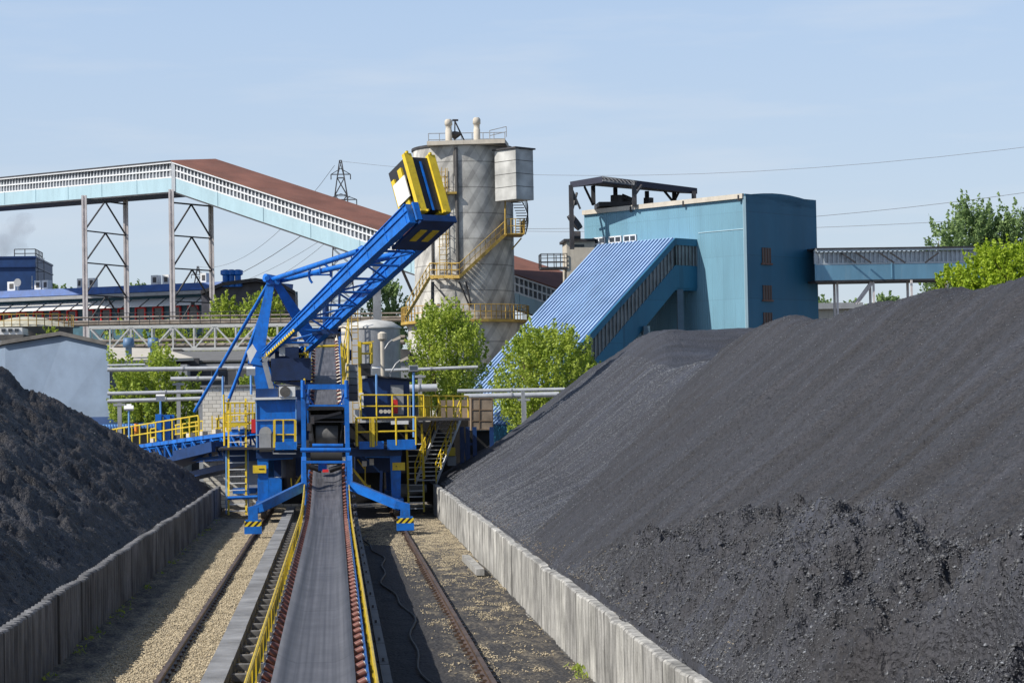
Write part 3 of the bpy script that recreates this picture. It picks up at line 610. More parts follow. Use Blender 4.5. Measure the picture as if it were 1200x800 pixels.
# lower cross bars over the belt
b = MB(); b.tube(P(352, 527, 88), P(411, 527, 88), .10, 12); part(b, 'cross_tube', BLUE, smooth=True)
b = MB(); b.tube(P(366, 522, 89), P(402, 522, 89), .09, 12); part(b, 'cross_tube', BLUE, smooth=True)
b = MB(); b.beam(P(354, 541, 87), P(406, 541, 87), .1, .1); b.beam(P(378, 541, 87), P(378, 551, 87.2), .35, .06, YA); part(b, 'cross_bar', BLUE)
b = MB(); b.box(*sorted((P(378, 550, 86.8).x, P(385, 550, 86.8).x)), 86.6, 86.9, P(378, 553, 86.8).z, P(378, 550, 86.8).z); part(b, 'scraper', RED)
b = MB(); b.tube(P(363, 546, 88.3), P(377, 551, 88.3), .12, 12); b.tube(P(386, 551, 88.3), P(400, 546, 88.3), .12, 12); part(b, 'hold_down_roller', RUBBER, smooth=True)
b = MB(); b.tube(P(364, 534, 90), P(401, 534, 90), .36, 20); part(b, 'bend_pulley', mat('worn_black_drum', (.05, .05, .05), .9, spec=.1), smooth=True)
# mid posts Y=92
for px in (355, 406):
    b = MB(); A = P(px, 452, 93); B = P(px, 528, 93); B.x = A.x; b.beam(A, B, .2, .2, YA)
    b.tube(A+V((0, -.1, .25)), A+V((0, -.1, -.5)), .09, 8); b.beam(B, (B.x, 93, .9), .16, .16, YA)
    part(b, 'frame_post', BLUE)
b = MB(); b.beam(P(353, 453, 93), P(409, 453, 93), .2, .22); b.beam(P(353, 475, 93), P(409, 475, 93), .08, .08)
b.beam(P(355, 455, 93.2), P(368, 475, 93.2), .07, .07); b.beam(P(398, 475, 93.2), P(406, 455, 93.2), .07, .07); part(b, 'frame_cross_beam', BLUE)
# feed chute, black mouth and worn lining
b = MB(); z0 = P(385, 520, 95).z; z1 = P(385, 479, 95).z
xl = P(362, 500, 95).x; xr = P(404, 500, 95).x
b.prism([V((xl, 97, z1)), V((xl, 95, z1)), V((xl+.2, 95, z0)), V((xl+.2, 97, z0))], V((.05, 0, 0)))
b.prism([V((xr, 97, z1)), V((xr, 95, z1)), V((xr-.2, 95, z0)), V((xr-.2, 97, z0))], V((-.05, 0, 0)))
b.box(xl, xr, 97, 97.1, z0-.5, z1+.2); b.box(xl-.05, xr+.05, 94.6, 97, z1-.05, z1+.05)
ch = part(b, 'feed_chute', RUBBER)
b = MB(); b.obox(P(384, 488, 94.5), XA, YA, Z, 1.5, .1, .18); b.beam(P(365, 492, 94.4), P(400, 483, 94.4), .08, .12); b.beam(P(362, 494, 94.3), P(403, 494, 94.3), .06, .05); part(b, 'rubber_skirt', BLACK, ch)
b = MB(); b.tube(P(370, 509, 95.6), P(396, 509, 95.6), .42, 20); part(b, 'snub_pulley', mat('worn_pulley_face', (.17, .17, .17), .95, var=.3, spec=.05), smooth=True)
b = MB()
for px, py in ((362, 500), (364, 512), (360, 520), (366, 492)): b.obox(P(px, py, 94), XA, YA, Z, .16, .1, .34)
part(b, 'seal_plate', DSTEEL)
# inclined conveyor rising behind
I0 = P(382, 482, 97); I1 = P(381, 398, 122)
def inc(t, off=0, up=0): return I0.lerp(I1, t)+V((off, 0, up))
b = MB(); wv = [I0+V((-.55, 0, .1)), I0+V((.55, 0, .1)), I1+V((.55, 0, .1)), I1+V((-.55, 0, .1))]
b.prism(wv, V((0, 0, -.03))); part(b, 'inclined_belt', BELT)
for s in (-1, 1):
    b = MB(); b.beam(inc(0, s*.82, .15), inc(1, s*.82, .15), .12, .34); b.beam(inc(0, s*.82, -.6), inc(1, s*.82, -.6), .1, .1)
    for i in range(13): b.beam(inc(i/12, s*.82, -.6), inc(i/12, s*.82, .15), .035, .06, YA)
    part(b, 'incline_frame', BLUE)
    for i in range(20):
        b = MB(); t = .02+i*.048; b.tube(inc(t, s*.50, .06), inc(t, s*.70, .14), .06, 8); r_ = part(b, 'idler_roller', ROLLER, smooth=True)
        b = MB(); b.tube(inc(t, s*.70, .14), inc(t, s*.74, .155), .06, 8); part(b, 'roller_end_cap', ROLLEND, r_)
b = MB(); b.tube(I1+V((-.42, 0, .35)), I1+V((.42, 0, .35)), .32, 20); part(b, 'head_pulley', STEEL, smooth=True)
b = MB(); b.tube(I1+V((.42, -.2, .3)), I1+V((.62, -.2, .3)), .16, 12); part(b, 'bearing', WHITE)
b = MB(); zt = P(381, 386, 122).z
b.box(I1.x-.9, I1.x+.9, 121.4, 122.6, zt-.18, zt+.08)
for s in (-1, 1): b.box(I1.x+s*.82-.1, I1.x+s*.82+.1, 121.4, 122.4, I1.z-.8, zt); b.box(I1.x+s*.5-.14, I1.x+s*.5+.14, 121.9, 122.2, I1.z+.1, zt-.1)
part(b, 'head_frame', DBLUE)
b = MB(); b.tube(P(396, 390, 121), P(402, 418, 121), .1, 8)
for i in range(12):
    a = math.pi*(i/11); c = P(402, 400, 121); b.tube(c+V((math.cos(a)*.5, 0, math.sin(a)*.8)), c+V((math.cos(a+.27)*.5, 0, math.sin(a+.27)*.8)), .04, 6)
part(b, 'hose_loop', RUBBER)
b = MB(); b.tube(P(404, 416, 119), P(412, 416, 119), .3, 14); b.box(P(405, 420, 119).x, P(410, 420, 119).x, 118.6, 119.4, P(405, 425, 119).z, P(405, 408, 119).z); part(b, 'drive_motor', DBLUE)
# walkway rails along the incline
b = MB()
for s, o1, o2 in ((1, 1.0, 1.35), (-1, 1.0, 1.0)):
    for h_ in (.55, 1.15):
        b.tube(inc(.05, s*o1, h_-.6), inc(.98, s*o2, h_), .05, 6)
    for i in range(7): t = .05+i*.15; b.tube(inc(t, s*o1, -.4), inc(t, s*(o1+(o2-o1)*t), .0+1.15*t+.3), .03, 6)
part(b, 'railing', YEL)
b = MB(); b.tube(P(363, 406, 118), P(399, 405, 118), .06, 6); b.tube(P(365, 405, 118), P(365, 470, 112), .05, 6); part(b, 'railing', YEL)
# left upper small platform
b = MB(); b.box(P(343, 426, 105).x, P(362, 426, 105).x, 104, 105.5, P(343, 429, 105).z, P(343, 424, 105).z); part(b, 'platform', BLUE)
b = MB(); a0 = P(343, 426, 104); a1 = P(361, 427, 104); b.rail([a0, a1], 1.1*.9, .8, .04)
b.rail([a0, a0+V((0, 1.5, 0))], 1.0, .8, .04); b.tube(P(358, 432, 104), P(358, 402, 104), .05, 6); part(b, 'railing', YEL)
# --- portal
PZt = P(320, 533, 97).z
legs = []
for (px, Yl) in ((-3.0, 97.5), (3.0, 97.5), (-3.0, 107), (3.0, 107)):
    b = MB(); b.taper((px, Yl, 3.2), (px, Yl, .9), .52, .5, .40, .40, YA); b.box(px-.3, px+.3, Yl-1.3, Yl+1.3, .62, .95)
    b.beam((px, Yl+.1, 2.9), (px*.55, Yl+.1, 2.95), .3, .3) if px else None
    lg = part(b, 'portal_leg', BLUE)
    b = MB()
    for dy in (-.9, -.3, .3, .9): b.tube((px-.1, Yl+dy, .42), (px+.1, Yl+dy, .42), .24, 16)
    part(b, 'wheel_set', DSTEEL, lg, smooth=True)
    if Yl < 100:
        b = MB(); b.box(px+(-.45 if px < 0 else -.15), px+(.15 if px < 0 else .42), Yl-.36, Yl-.3, 2.2, 2.55); part(b, 'sign_plate', YEL, lg)
        b = MB(); b.box(px-.12-(.06 if px < 0 else -.12), px+.06, Yl-.375, Yl-.362, 2.36, 2.4); part(b, 'sign_lettering', BLACK, lg)
b = MB(); b.box(-3.3, 3.3, 97.2, 97.8, 2.85, 3.25); b.box(-3.3, 3.3, 106.7, 107.3, 2.85, 3.3); b.box(-3.25, -2.75, 97.5, 107, 2.85, 3.25); b.box(2.75, 3.25, 97.5, 107, 2.85, 3.25)
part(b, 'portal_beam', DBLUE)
# deck
b = MB(); b.box(-3.4, -1.2, 96.2, 108, 3.27, 3.35); b.box(1.2, 3.9, 96.2, 108, 3.27, 3.35); b.box(-5.2, -3.4, 101, 106, 3.2, 3.3)
b.box(3.9, 6.3, 99, 108, 4.4, 4.5); part(b, 'deck', DSTEEL)
b = MB(); b.box(1.35, 2.45, 96.12, 96.2, 3.2, 3.55); b.box(2.6, 3.9, 96.12, 96.2, 3.15, 3.6); b.box(-2.4, -1.45, 96.12, 96.2, 3.25, 3.6); part(b, 'toe_board', BLUE)
# front right railing (two storeys)
b = MB(); zr = 3.35
b.rail([(1.25, 96.15, zr), (3.9, 96.15, zr)], 1.25, .9, .042); b.rail([(1.25, 96.15, zr), (1.25, 100, zr)], 1.25, 1.2, .035)
b.box(1.9, 2.05, 96.05, 96.15, 3.3, 4.6); b.box(1.82, 1.87, 96.05, 96.15, 3.3, 4.6); part(b, 'railing', YEL)
b = MB(); b.rail([P(423, 489, 100), P(497, 489, 100)], 1.05, .8, .035); b.rail([P(497, 489, 104), P(549, 489, 106)], 1.05, .55, .04); b.rail([P(492, 489, 102), P(503, 489, 104)], 1.05, .4, .05); part(b, 'railing', YEL)
b = MB(); b.beam(P(424, 491, 100), P(500, 491, 100), .12, .1); b.beam(P(498, 491, 105), P(550, 491, 105), 1.2, .12); part(b, 'upper_deck', DSTEEL)
b = MB(); b.tube(P(487, 490, 99.5), P(517, 490, 101), .09, 8); part(b, 'handrail_tube', OCHRE)
# cab block on the left
cx0 = P(300, 500, 97).x; cx1 = P(347, 500, 97).x; cz0 = P(320, 528, 97).z; cz1 = P(320, 468, 97).z
b = MB(); b.box(cx0, cx1, 97, 100, cz0, cz1); cab = part(b, 'control_cab', BLUE)
b = MB(); b.box(cx0-.12, cx1+.0, 96.75, 100.1, cz1, cz1+.1); part(b, 'roof_edge', WHITE, cab)
b = MB(); zb = P(320, 527, 97).z
for zz in (P(320, 492, 97).z, P(320, 509, 97).z): b.beam((cx0-.02, 96.95, zz), (cx1, 96.95, zz), .05, .05)
part(b, 'guard_bar', STEEL, cab)
b = MB(); b.beam((cx0+.02, 96.97, cz0), (cx0+.02, 96.97, cz1), .06, .06, YA); b.beam((cx1, 96.97, cz0), (cx1, 96.97, cz1), .06, .06, YA); part(b, 'corner_trim', LBLUE, cab)
b = MB(); lx0 = P(304, 520, 96.8).x; lx1 = P(318.5, 520, 96.8).x; lz0 = P(310, 529, 96.8).z; lz1 = P(310, 507, 96.8).z; xm = (lx0+lx1)/2; rr = (lx1-lx0)/2
b.prism([V((lx0, 96.9, lz0)), V((lx1, 96.9, lz0)), V((lx1, 96.9, lz1))]+[V((xm+rr*math.cos(t), 96.9, lz1+rr*math.sin(t))) for t in np.linspace(.3, math.pi-.3, 8)]+[V((lx0, 96.9, lz1))], V((0, -.3, 0)))
lk = part(b, 'locker', GREY); b = MB(); b.box(lx0+.03, lx1-.03, 96.57, 96.6, lz0+.04, lz1-.02); part(b, 'locker_door', STEEL, lk)
b = MB(); ax0 = P(327, 460, 96.8).x; ax1 = P(346, 460, 96.8).x; az0 = cz1+.1; az1 = P(330, 453, 96.8).z; b.box(ax0, ax1, 96.7, 97.1, az0+.02, az1); ac = part(b, 'air_conditioner', WHITE)
b = MB(); b.tube(((ax0*.62+ax1*.38), 96.69, (az0+az1)/2), ((ax0*.62+ax1*.38), 96.66, (az0+az1)/2), .24, 20); part(b, 'fan_grille', DCON, ac)
b = MB(); b.tube(P(320, 450, 98), P(345, 462, 98), .05, 6); b.box(cx0, cx0+1.0, 97.1, 99, cz1+.1, cz1+.5); part(b, 'equipment_box', DBLUE)
b = MB()
for px in (321.5, 332, 346): b.beam(P(px, 492, 96.3), P(px, 527, 96.3), .11 if px != 332 else .07, .1, YA)
b.tube(P(321, 492, 96.3), P(346, 492, 96.3), .03, 6); b.tube(P(321, 509, 96.3), P(346, 509, 96.3), .03, 6); part(b, 'railing', YEL)
b = MB(); b.beam(P(320, 531, 96.3), P(347, 531, 96.3), .2, .06); b.beam(P(320, 510, 96.3), P(320, 531, 96.3), .03, .05, YA); part(b, 'balcony_edge', STEEL)
# ladders
def ladder(name, xl, xr, Yl, z0, z1, lean, rungs, side, rung, label=None):
    b = MB()
    for x in (xl, xr): b.beam((x, Yl, z0), (x, Yl+lean, z1), .09, .1, YA)
    o = part(b, name, side, label=label); b = MB()
    for i in range(rungs): t = (i+.6)/rungs; b.obox((( xl+xr)/2, Yl+lean*t, z0+(z1-z0)*t), XA, YA, Z, abs(xr-xl)-.06, .2, .04)
    part(b, 'rung', WHITE if rung is STEEL else rung, o); return o  # white in place of steel, so the rungs look sunlit
L0 = P(268, 600, 101).x; L1 = P(288.5, 600, 101).x
lad = ladder('ladder', L0, L1, 101, .15, 5.6, 1.2, 17, YEL, STEEL)
b = MB()
for x in (L0-.12, L1+.1): b.beam((x, 101.1, .2), (x, 101.7, 3.2), .05, .06, YA)
part(b, 'ladder_stringer', LBLUE, lad)
R0 = P(479, 600, 101).x; R1 = P(497, 600, 101).x
lad = ladder('ladder', R0, R1, 101, .1, 3.4, .9, 12, YEL, STEEL)
b = MB()
for px, dx in ((475.5, .0), (494, .0)): b.beam(P(px, 496, 100.2), P(px+3, 560, 100.6), .1, .1, YA)
part(b, 'ladder_rail', YEL, lad)
# cage of yellow posts around the the ladder head
b = MB()
for px in (262, 266, 270, 275, 281, 287, 292, 296, 300): b.beam(P(px, 472, 101.5+(px % 3)), P(px, 505, 101.5+(px % 3)), .07, .07, YA)
for py in (472, 484, 495): b.tube(P(262, py, 102), P(300, py, 102), .035, 6)
b.beam(P(270, 497, 101), P(289, 497, 101), .08, .14); b.tube(P(262, 462, 102), P(263, 522, 102), .05, 6); part(b, 'railing', YEL)
b = MB(); b.box(P(272, 500, 102).x, P(279, 500, 102).x, 101.9, 102, P(272, 507, 102).z, P(272, 501, 102).z); b.box(P(281, 500, 102).x, P(287, 500, 102).x, 101.9, 102, P(272, 507, 102).z, P(272, 501, 102).z); part(b, 'toe_plate', BLUE)
b = MB(); b.box(P(294.5, 500, 101).x, P(299.5, 500, 101).x, 101, 101.2, P(295, 507, 101).z, P(295, 491, 101).z); part(b, 'fire_box', RED)
b = MB(); b.box(P(289, 540, 103).x, P(303, 540, 103).x, 103, 103.3, P(295, 575, 103).z, P(295, 537, 103).z); part(b, 'grey_cabinet', GREY)
b = MB(); b.box(P(262, 500, 103.5).x, P(302, 500, 103.5).x, 102.5, 106.5, P(262, 540, 103.5).z, P(262, 523, 103.5).z); part(b, 'side_girder', DBLUE)
b = MB(); b.box(-3.3, -2.2, 98.5, 100, .95, 1.9); b.box(-4.6, -3.5, 102, 103, 1.1, 1.35); b.tube((-4.8, 101, .95), (-3.4, 101, .98), .09, 8); part(b, 'lower_machinery', BLUE)
# right stair
sa = P(528, 491, 104); sb = P(499, 566, 101); sb.z = max(sb.z, 1.4)
wv2 = V((1, .12, 0)).normalized(); b = MB()
for s in (-.5, .5): b.beam(sa+wv2*s, sb+wv2*s, .05, .16)
n_ = 15
for i in range(n_): c = sa.lerp(sb, (i+.3)/n_); b.obox(c, wv2, YA, Z, .95, .22, .04)
str_ = part(b, 'stair', mat('lit_steel_tread', (.62, .63, .64), .5)); b = MB()  # treads paler than bare steel, painting in sun on the steps
for s in (-.5, .5):
    b.tube(sa+wv2*s+Z*.95, sb+wv2*s+Z*.95, .035, 6); b.tube(sa+wv2*s+Z*.5, sb+wv2*s+Z*.5, .03, 6)
    for i in range(6): c = sa.lerp(sb, i/5)+wv2*s; b.tube(c, c+Z*.95, .035, 6)
part(b, 'stair_handrail', YEL, str_)
# rusty tan box wall at the right end, legs under it
TAN = mat('dusty_tan_plate', (.30, .235, .17), .8, var=.25, dirtamt=.4)
b = MB(); tx0 = P(552, 480, 108).x; tx1 = P(578, 480, 108).x; b.box(tx0, tx1, 108, 111, P(560, 504, 108).z, P(560, 466, 108).z); b.box(P(516, 480, 109).x, tx0, 109, 109.2, P(560, 490, 109).z, P(560, 468, 109).z)
tb = part(b, 'tan_hopper_casing', TAN); b = MB()
for py in (466.5, 480, 493, 503): b.beam(P(552, py, 107.985), P(578, py, 107.985), .03, .05)
for px in (552.5, 562, 577): b.beam(P(px, 467, 107.98), P(px, 503, 107.98), .05, .03, YA)
part(b, 'casing_rib', mat('brown_rib', (.2, .14, .09), .8), tb)
b = MB()
for px in (541, 548, 556, 576): q = P(px, 500, 107); b.beam(q, (q.x, 107, 0), .2, .2, YA)
b.beam(P(541, 520, 107), P(556, 520, 107), .12, .12); b.beam(P(541, 500, 107), P(548, 545, 107), .1, .1, YA); part(b, 'rear_leg', DBLUE)
b = MB(); b.box(P(550, 510, 109).x, P(577, 510, 109).x, 108.5, 112, 0, P(550, 505, 109).z); part(b, 'rubber_curtain', RUBBER)
b = MB(); b.box(P(524, 540, 106).x, P(534, 540, 106).x, 105.5, 106.5, P(530, 545, 106).z, P(530, 534, 106).z); part(b, 'grey_gearbox', GREY)
b = MB(); b.box(P(522, 540, 106).x, P(533, 540, 106).x, 105.4, 106.4, P(530, 533.6, 106).z, P(530, 524, 106).z); part(b, 'yellow_cover', YEL)
# dark blue machinery house with sloping roof
b = MB(); hx0 = P(424, 460, 103).x; hx1 = P(480, 460, 103).x
hz = P(450, 441, 103).z; h0 = P(450, 489, 103).z
b.prism([V((hx0, 103, h0)), V((hx1, 103, h0)), V((hx1, 103, P(480, 446, 103).z)), V((hx0+.6, 103, hz)), V((hx0, 103, hz-.1))], V((0, 4.5, 0))); hs_ = part(b, 'machinery_house', DBLUE)
b = MB(); b.prism([V((hx1+.25, 102.7, P(480, 446, 103).z)), V((hx0+.3, 102.7, hz+.03)), V((hx0+.3, 102.7, hz+.1)), V((hx1+.25, 102.7, P(480, 446, 103).z+.07))], V((0, 5, 0))); part(b, 'house_roof', DSTEEL, hs_)
b = MB(); b.box(P(458, 470, 102.9).x, P(473, 470, 102.9).x, 102.9, 102.97, P(465, 486, 102.9).z, P(465, 451, 102.9).z); part(b, 'grey_door_panel', GREY, hs_)
b = MB(); b.box(P(460, 470, 102.85).x, P(466, 470, 102.85).x, 102.82, 102.88, P(465, 484, 102.9).z, P(465, 468, 102.9).z); part(b, 'red_panel', RED, hs_)
b = MB(); b.box(P(406, 430, 106).x, P(419, 430, 106).x, 106, 107, P(410, 470, 106).z, P(410, 427, 106).z); gp = part(b, 'panelled_cabinet', GREY)
b = MB()
for py in (435, 443, 451, 460): b.beam(P(406, py, 105.98), P(419, py, 105.98), .02, .03)
part(b, 'panel_seam', DSTEEL, gp)
# yellow mast with a caged platform, right of the incline
b = MB(); b.beam(P(421, 400, 101), P(423, 478, 101), .16, .14, YA); b.rail([P(423, 426, 101), P(436, 426, 101)], .95, .6, .045); b.rail([P(436, 426, 101), P(434, 426, 104)], .95, .9, .04)
b.beam(P(421, 402, 101), P(438, 400, 101), .05, .05); b.beam(P(400, 402, 102), P(403, 460, 102), .12, .12, YA); b.beam(P(403.5, 402, 102), P(404, 480, 102), .08, .08, YA); part(b, 'yellow_mast', YEL)
b = MB(); b.box(P(423, 432, 100.8).x, P(434, 432, 100.8).x, 100.6, 101.4, P(430, 440, 101).z, P(430, 426, 101).z); b.prism([P(422, 426, 100.5), P(436, 426, 100.5), P(433, 432, 100.5), P(425, 432, 100.5)], V((0, 1, 0))); part(b, 'louvre_box', BLACK)
b = MB(); b.box(P(421, 470, 100.7).x, P(426, 470, 100.7).x, 100.6, 101, P(421, 478, 101).z, P(421, 460, 101).z); b.box(P(416, 485, 100).x, P(421, 485, 100).x, 100, 100.5, P(416, 489, 100).z, P(416, 480, 100).z); part(b, 'white_junction_box', WHITE)
# three small lamps on the rail
for px in (446.5, 451.5, 456): 
    b = MB(); c = P(px, 482, 97.5); b.tube(c+V((0, .12, 0)), c+V((0, -.1, 0)), .09, 12); part(b, 'work_lamp', CREAM, smooth=True)
b = MB(); b.box(P(458, 480, 99).x, P(478, 480, 99).x, 98.5, 99, P(460, 497, 99).z, P(460, 493, 99).z); part(b, 'white_tray', WHITE)
# flood lights on posts
def flood(px, py, Y, pole_bottom, wpx, hpx, name='floodlight', mt=STEEL, glass=True, tilt=.4):
    b = MB(); c = P(px, py, Y); q = P(px+.5, pole_bottom, Y); b.tube(c-Z*.15, q, .055, 8); o = part(b, 'lamp_post', LBLUE)
    k = Y/F; b = MB(); ax = XA; az = V((0, -math.sin(tilt), math.cos(tilt))); ay = V((0, math.cos(tilt), math.sin(tilt)))
    b.obox(c, ax, ay, az, wpx*k, .22, hpx*k); b.obox(c+ay*.16, ax, ay, az, wpx*k*.5, .14, hpx*k*.6); part(b, name, mt, o)
    if glass: b = MB(); b.obox(c-ay*.115, ax, ay, az, wpx*k*.8, .02, hpx*k*.7); part(b, 'lamp_glass', GLASS, o)
flood(484.5, 432, 97, 512, 11, 7, tilt=-.3); flood(441, 434, 100.5, 472, 10, 8, mt=WHITE, glass=False); flood(294, 435, 97.5, 462, 10, 9, mt=WHITE, glass=False); flood(261, 436, 104, 485, 10, 9, mt=DSTEEL)
# clutter in the shadow under the deck
b = MB(); b.beam(P(410, 545, 99), P(432, 572, 99), .16, .1); b.beam(P(419, 538, 99.5), P(427, 549, 99.5), .1, .06); b.beam(P(428, 545, 99.5), P(428, 572, 99.5), .05, .05, YA); b.beam(P(433, 568, 99), P(432, 580, 99), .12, .1, YA)
b.beam(P(344, 572, 98), P(354, 555, 98), .12, .08); b.beam(P(341, 560, 98), P(342, 575, 98), .05, .05, YA); part(b, 'yellow_brace', YEL)
b = MB()
for (px, py, w_, h_) in ((427, 543, .22, .24), (435.5, 541, .2, .28), (411, 552, .2, .28), (408, 548, .12, .9)): b.obox(P(px, py, 98.8), XA, YA, Z, w_, .1, h_)
part(b, 'switch_box', WHITE)
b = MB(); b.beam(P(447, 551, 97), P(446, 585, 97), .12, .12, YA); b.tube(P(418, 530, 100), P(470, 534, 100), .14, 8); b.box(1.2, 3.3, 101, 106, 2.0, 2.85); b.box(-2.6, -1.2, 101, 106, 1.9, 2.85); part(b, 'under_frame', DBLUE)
b = MB(); b.tube((-1.9, 99.5, 1.9), (-1.9, 99.5, 3.1), .34, 14); b.tube((-1.9, 99.5, 1.2), (-1.9, 99.5, 1.9), .22, 12, .3); b.tube((-1.2, 100, .9), (-1.2, 100, 2.2), .1, 8); part(b, 'hydraulic_tank', DSTEEL)
# back wall of the under-portal, sealing the view with machinery
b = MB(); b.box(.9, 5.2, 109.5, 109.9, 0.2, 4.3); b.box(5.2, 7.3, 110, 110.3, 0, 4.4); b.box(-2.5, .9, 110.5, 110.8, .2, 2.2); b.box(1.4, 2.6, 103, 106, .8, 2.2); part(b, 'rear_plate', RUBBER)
b = MB(); b.tube(P(468, 575, 104), P(500, 572, 104), .35, 12, .2); part(b, 'cable_drum', GREY)
# --- slewing deck and machine room behind the arm root
b = MB(); sc = V((-1.5, 104.5, 0)); zs = P(330, 445, 104).z
b.lathe((sc.x, sc.y, 3.4), [(1.5, 0), (1.5, .9), (1.75, .95), (1.75, 1.3), (1.6, 1.35), (1.6, zs-3.9)], 28); part(b, 'slewing_column', DBLUE, smooth=True)
b = MB(); b.box(P(318, 430, 103).x, P(364, 430, 103).x, 102.5, 107, P(330, 446, 103).z, P(330, 420, 103).z)
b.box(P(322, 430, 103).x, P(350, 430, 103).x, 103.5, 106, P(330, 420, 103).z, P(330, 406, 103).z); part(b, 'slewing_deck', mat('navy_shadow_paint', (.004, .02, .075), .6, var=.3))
b = MB(); b.box(P(327, 412, 102.6).x, P(334, 412, 102.6).x, 102.6, 103, P(330, 417, 102.6).z, P(330, 407, 102.6).z); b.beam(P(318, 405, 103), P(362, 404, 103), .12, .12); part(b, 'grey_hatch', STEEL)
b = MB(); b.prism([P(364, 447, 103), P(340, 447, 103), P(318, 440, 103), P(318, 446, 103), P(350, 452, 103), P(360, 458, 103)], V((0, 3, 0))); part(b, 'deck_bracket', DBLUE)
# --- counterweight arm: two tapering box beams, direction u
u = V((.5, -.866, 0)); wd = V((.866, .5, 0))
Rt = P(306, 420, 104); En = P(481, 250, 104-11.3)
L_ = (V((En.x, En.y, 0))-V((Rt.x, Rt.y, 0))).length
axd = (En-Rt).normalized(); SP = 1.95
uh = V((axd.x, axd.y, 0)).normalized(); wd = V((-uh.y, uh.x, 0)); nn = wd.cross(axd) ; nn = nn if nn.z > 0 else -nn
def ribbed(p, q, h0, h1, w0, w1, parent_name):
    b = MB(); b.taper(p, q, w0, h0, w1, h1, nn)
    ob = part(b, parent_name, BLUE); b = MB(); d = (q-p)
    for i in range(9):
        t = .04+i*.118; c = p+d*t; hh = h0+(h1-h0)*t; ww = w0+(w1-w0)*t
        b.obox(c, wd, axd, nn, ww+.07, .03, hh*.98)
    for off in (-.5, .12, .5):
        b.taper(p+nn*h0*off, q+nn*h1*off, w0+.12, .035, w1+.12, .035, nn)
    part(b, 'stiffener', BLUE, ob); return ob
ribbed(Rt, En, .32, .88, .22, .3, 'counterweight_beam')
ribbed(Rt+wd*SP, En+wd*SP, .32, .88, .22, .3, 'counterweight_beam')
b = MB()
for i in range(9):
    t = .14+i*.095; c = Rt.lerp(En, t)-nn*(.1+.3*t); b.tube(c, c+wd*SP, .06, 8)
    if i < 8:
        c2 = Rt.lerp(En, t+.095)-nn*(.1+.3*t); s_ = i % 2; b.tube(c+wd*SP*s_, c2+wd*SP*(1-s_), .05, 6)
part(b, 'cross_brace', BLUE)
# thick striped lower edge on the beam roots
b = MB()
for k_ in (0, 1):
    for i in range(16):
        if k_ == 1 and i > 3: break
        t = .03+i*.0145; c = Rt.lerp(En, t)+wd*SP*k_-wd*.16-nn*(.19+.33*t); b.obox(c, wd, axd, nn, .05, .11, .14)
part(b, 'edge_marking', YEL)
# counterweight
SPB = SP; SP = 1.74
O = En+axd*.25+nn*.0+wd*.28
def CW(a, bb, c): return O+axd*a+wd*bb+nn*c
def cbox(mb, a0, a1, b0, b1, c0, c1): mb.obox(CW((a0+a1)/2, (b0+b1)/2, (c0+c1)/2), axd, wd, nn, a1-a0, b1-b0, c1-c0)
b = MB(); cbox(b, -1.5, 0, .08, SP-.08, .1, 2.72); cw = part(b, 'counterweight', mat('counterweight_black', (.025, .025, .03), .5))
b = MB(); cbox(b, -.1, .12, -.02, .36, -.05, 2.84); cbox(b, -.1, .12, SP-.5, SP-.12, -.05, 2.84)
cbox(b, -.72, -.42, -.02, .1, .1, 2.4)
cbox(b, -1.35, -1.1, -.02, .1, .1, 2.2)
cbox(b, -1.5, -.1, .02, .42, -.03, .1); cbox(b, -1.5, -.1, SP-.6, SP-.15, -.03, .1); part(b, 'yellow_stripe', YEL, cw)
b = MB(); cbox(b, 0, .05, SP*.42, SP*.42+.1, .05, 2.5); cbox(b, -.0, .04, SP*.88, SP*.88+.06, .9, 2.1); part(b, 'blue_strip', BLUE, cw)
b = MB(); cbox(b, -1.2, -.2, -.10, -.05, .85, 1.9); part(b, 'white_board', WHITE, cw)
b = MB(); cbox(b, -.04, .18, .0, .12, -.08, .02); cbox(b, -.04, .18, .34, .42, -.08, .02); cbox(b, -.04, .18, SP-.45, SP-.36, -.08, .02); cbox(b, .02, .16, .1, .2, 2.84, 2.94); cbox(b, .02, .16, SP-.4, SP-.3, 2.84, 2.94); part(b, 'lifting_lug', YEL, cw)
b = MB(); c0 = -.42
cbox(b, -2.6, .1, 0, SP, c0-.1, c0+.02) ; p2 = part(b, 'floor_plate', DBLUE)
b = MB(); cbox(b, -1.75, -.75, .4, .75, c0-.125, c0-.1); cbox(b, -1.75, -.75, SP-.7, SP-.35, c0-.125, c0-.1); part(b, 'yellow_patch', YEL, p2)
b = MB(); cbox(b, .02, .14, -.3, -.02, -.5, .35); part(b, 'end_plate', BLUE); b = MB(); cbox(b, .0, .13, .0, SP+.05, -.55, -.25); part(b, 'end_cross_member', DBLUE)
SP = SPB
# A-frame mast
ap = P(318, 328, 104.6)
b = MB(); b.taper(P(299, 428, 104), ap, .72, .5, .34, .4, YA); o = part(b, 'mast_leg', BLUE)
b = MB(); b.taper(P(368, 402, 105.5), ap+V((.15, .2, 0)), .75, .4, .34, .35, YA); part(b, 'mast_leg', BLUE)
b = MB(); b.prism([P(297, 410, 103.8), P(311, 408, 103.8), P(324, 462, 103.8), P(301, 462, 103.8), P(296, 430, 103.8)], V((0, .5, 0))); b.tube(P(309, 412, 103.6), P(309, 412, 104.8), .32, 14); part(b, 'mast_foot', BLUE)
b = MB(); b.tube(ap+V((-.3, -.25, .1)), ap+V((.35, .3, .0)), .2, 12); b.box(ap.x-.25, ap.x+.3, ap.y-.3, ap.y+.2, ap.z-.25, ap.z+.15); b.tube(P(313, 326, 104), P(313, 326, 105), .12, 10); b.tube(P(325, 330, 104), P(325, 330, 105), .14, 10); part(b, 'mast_head', BLUE)
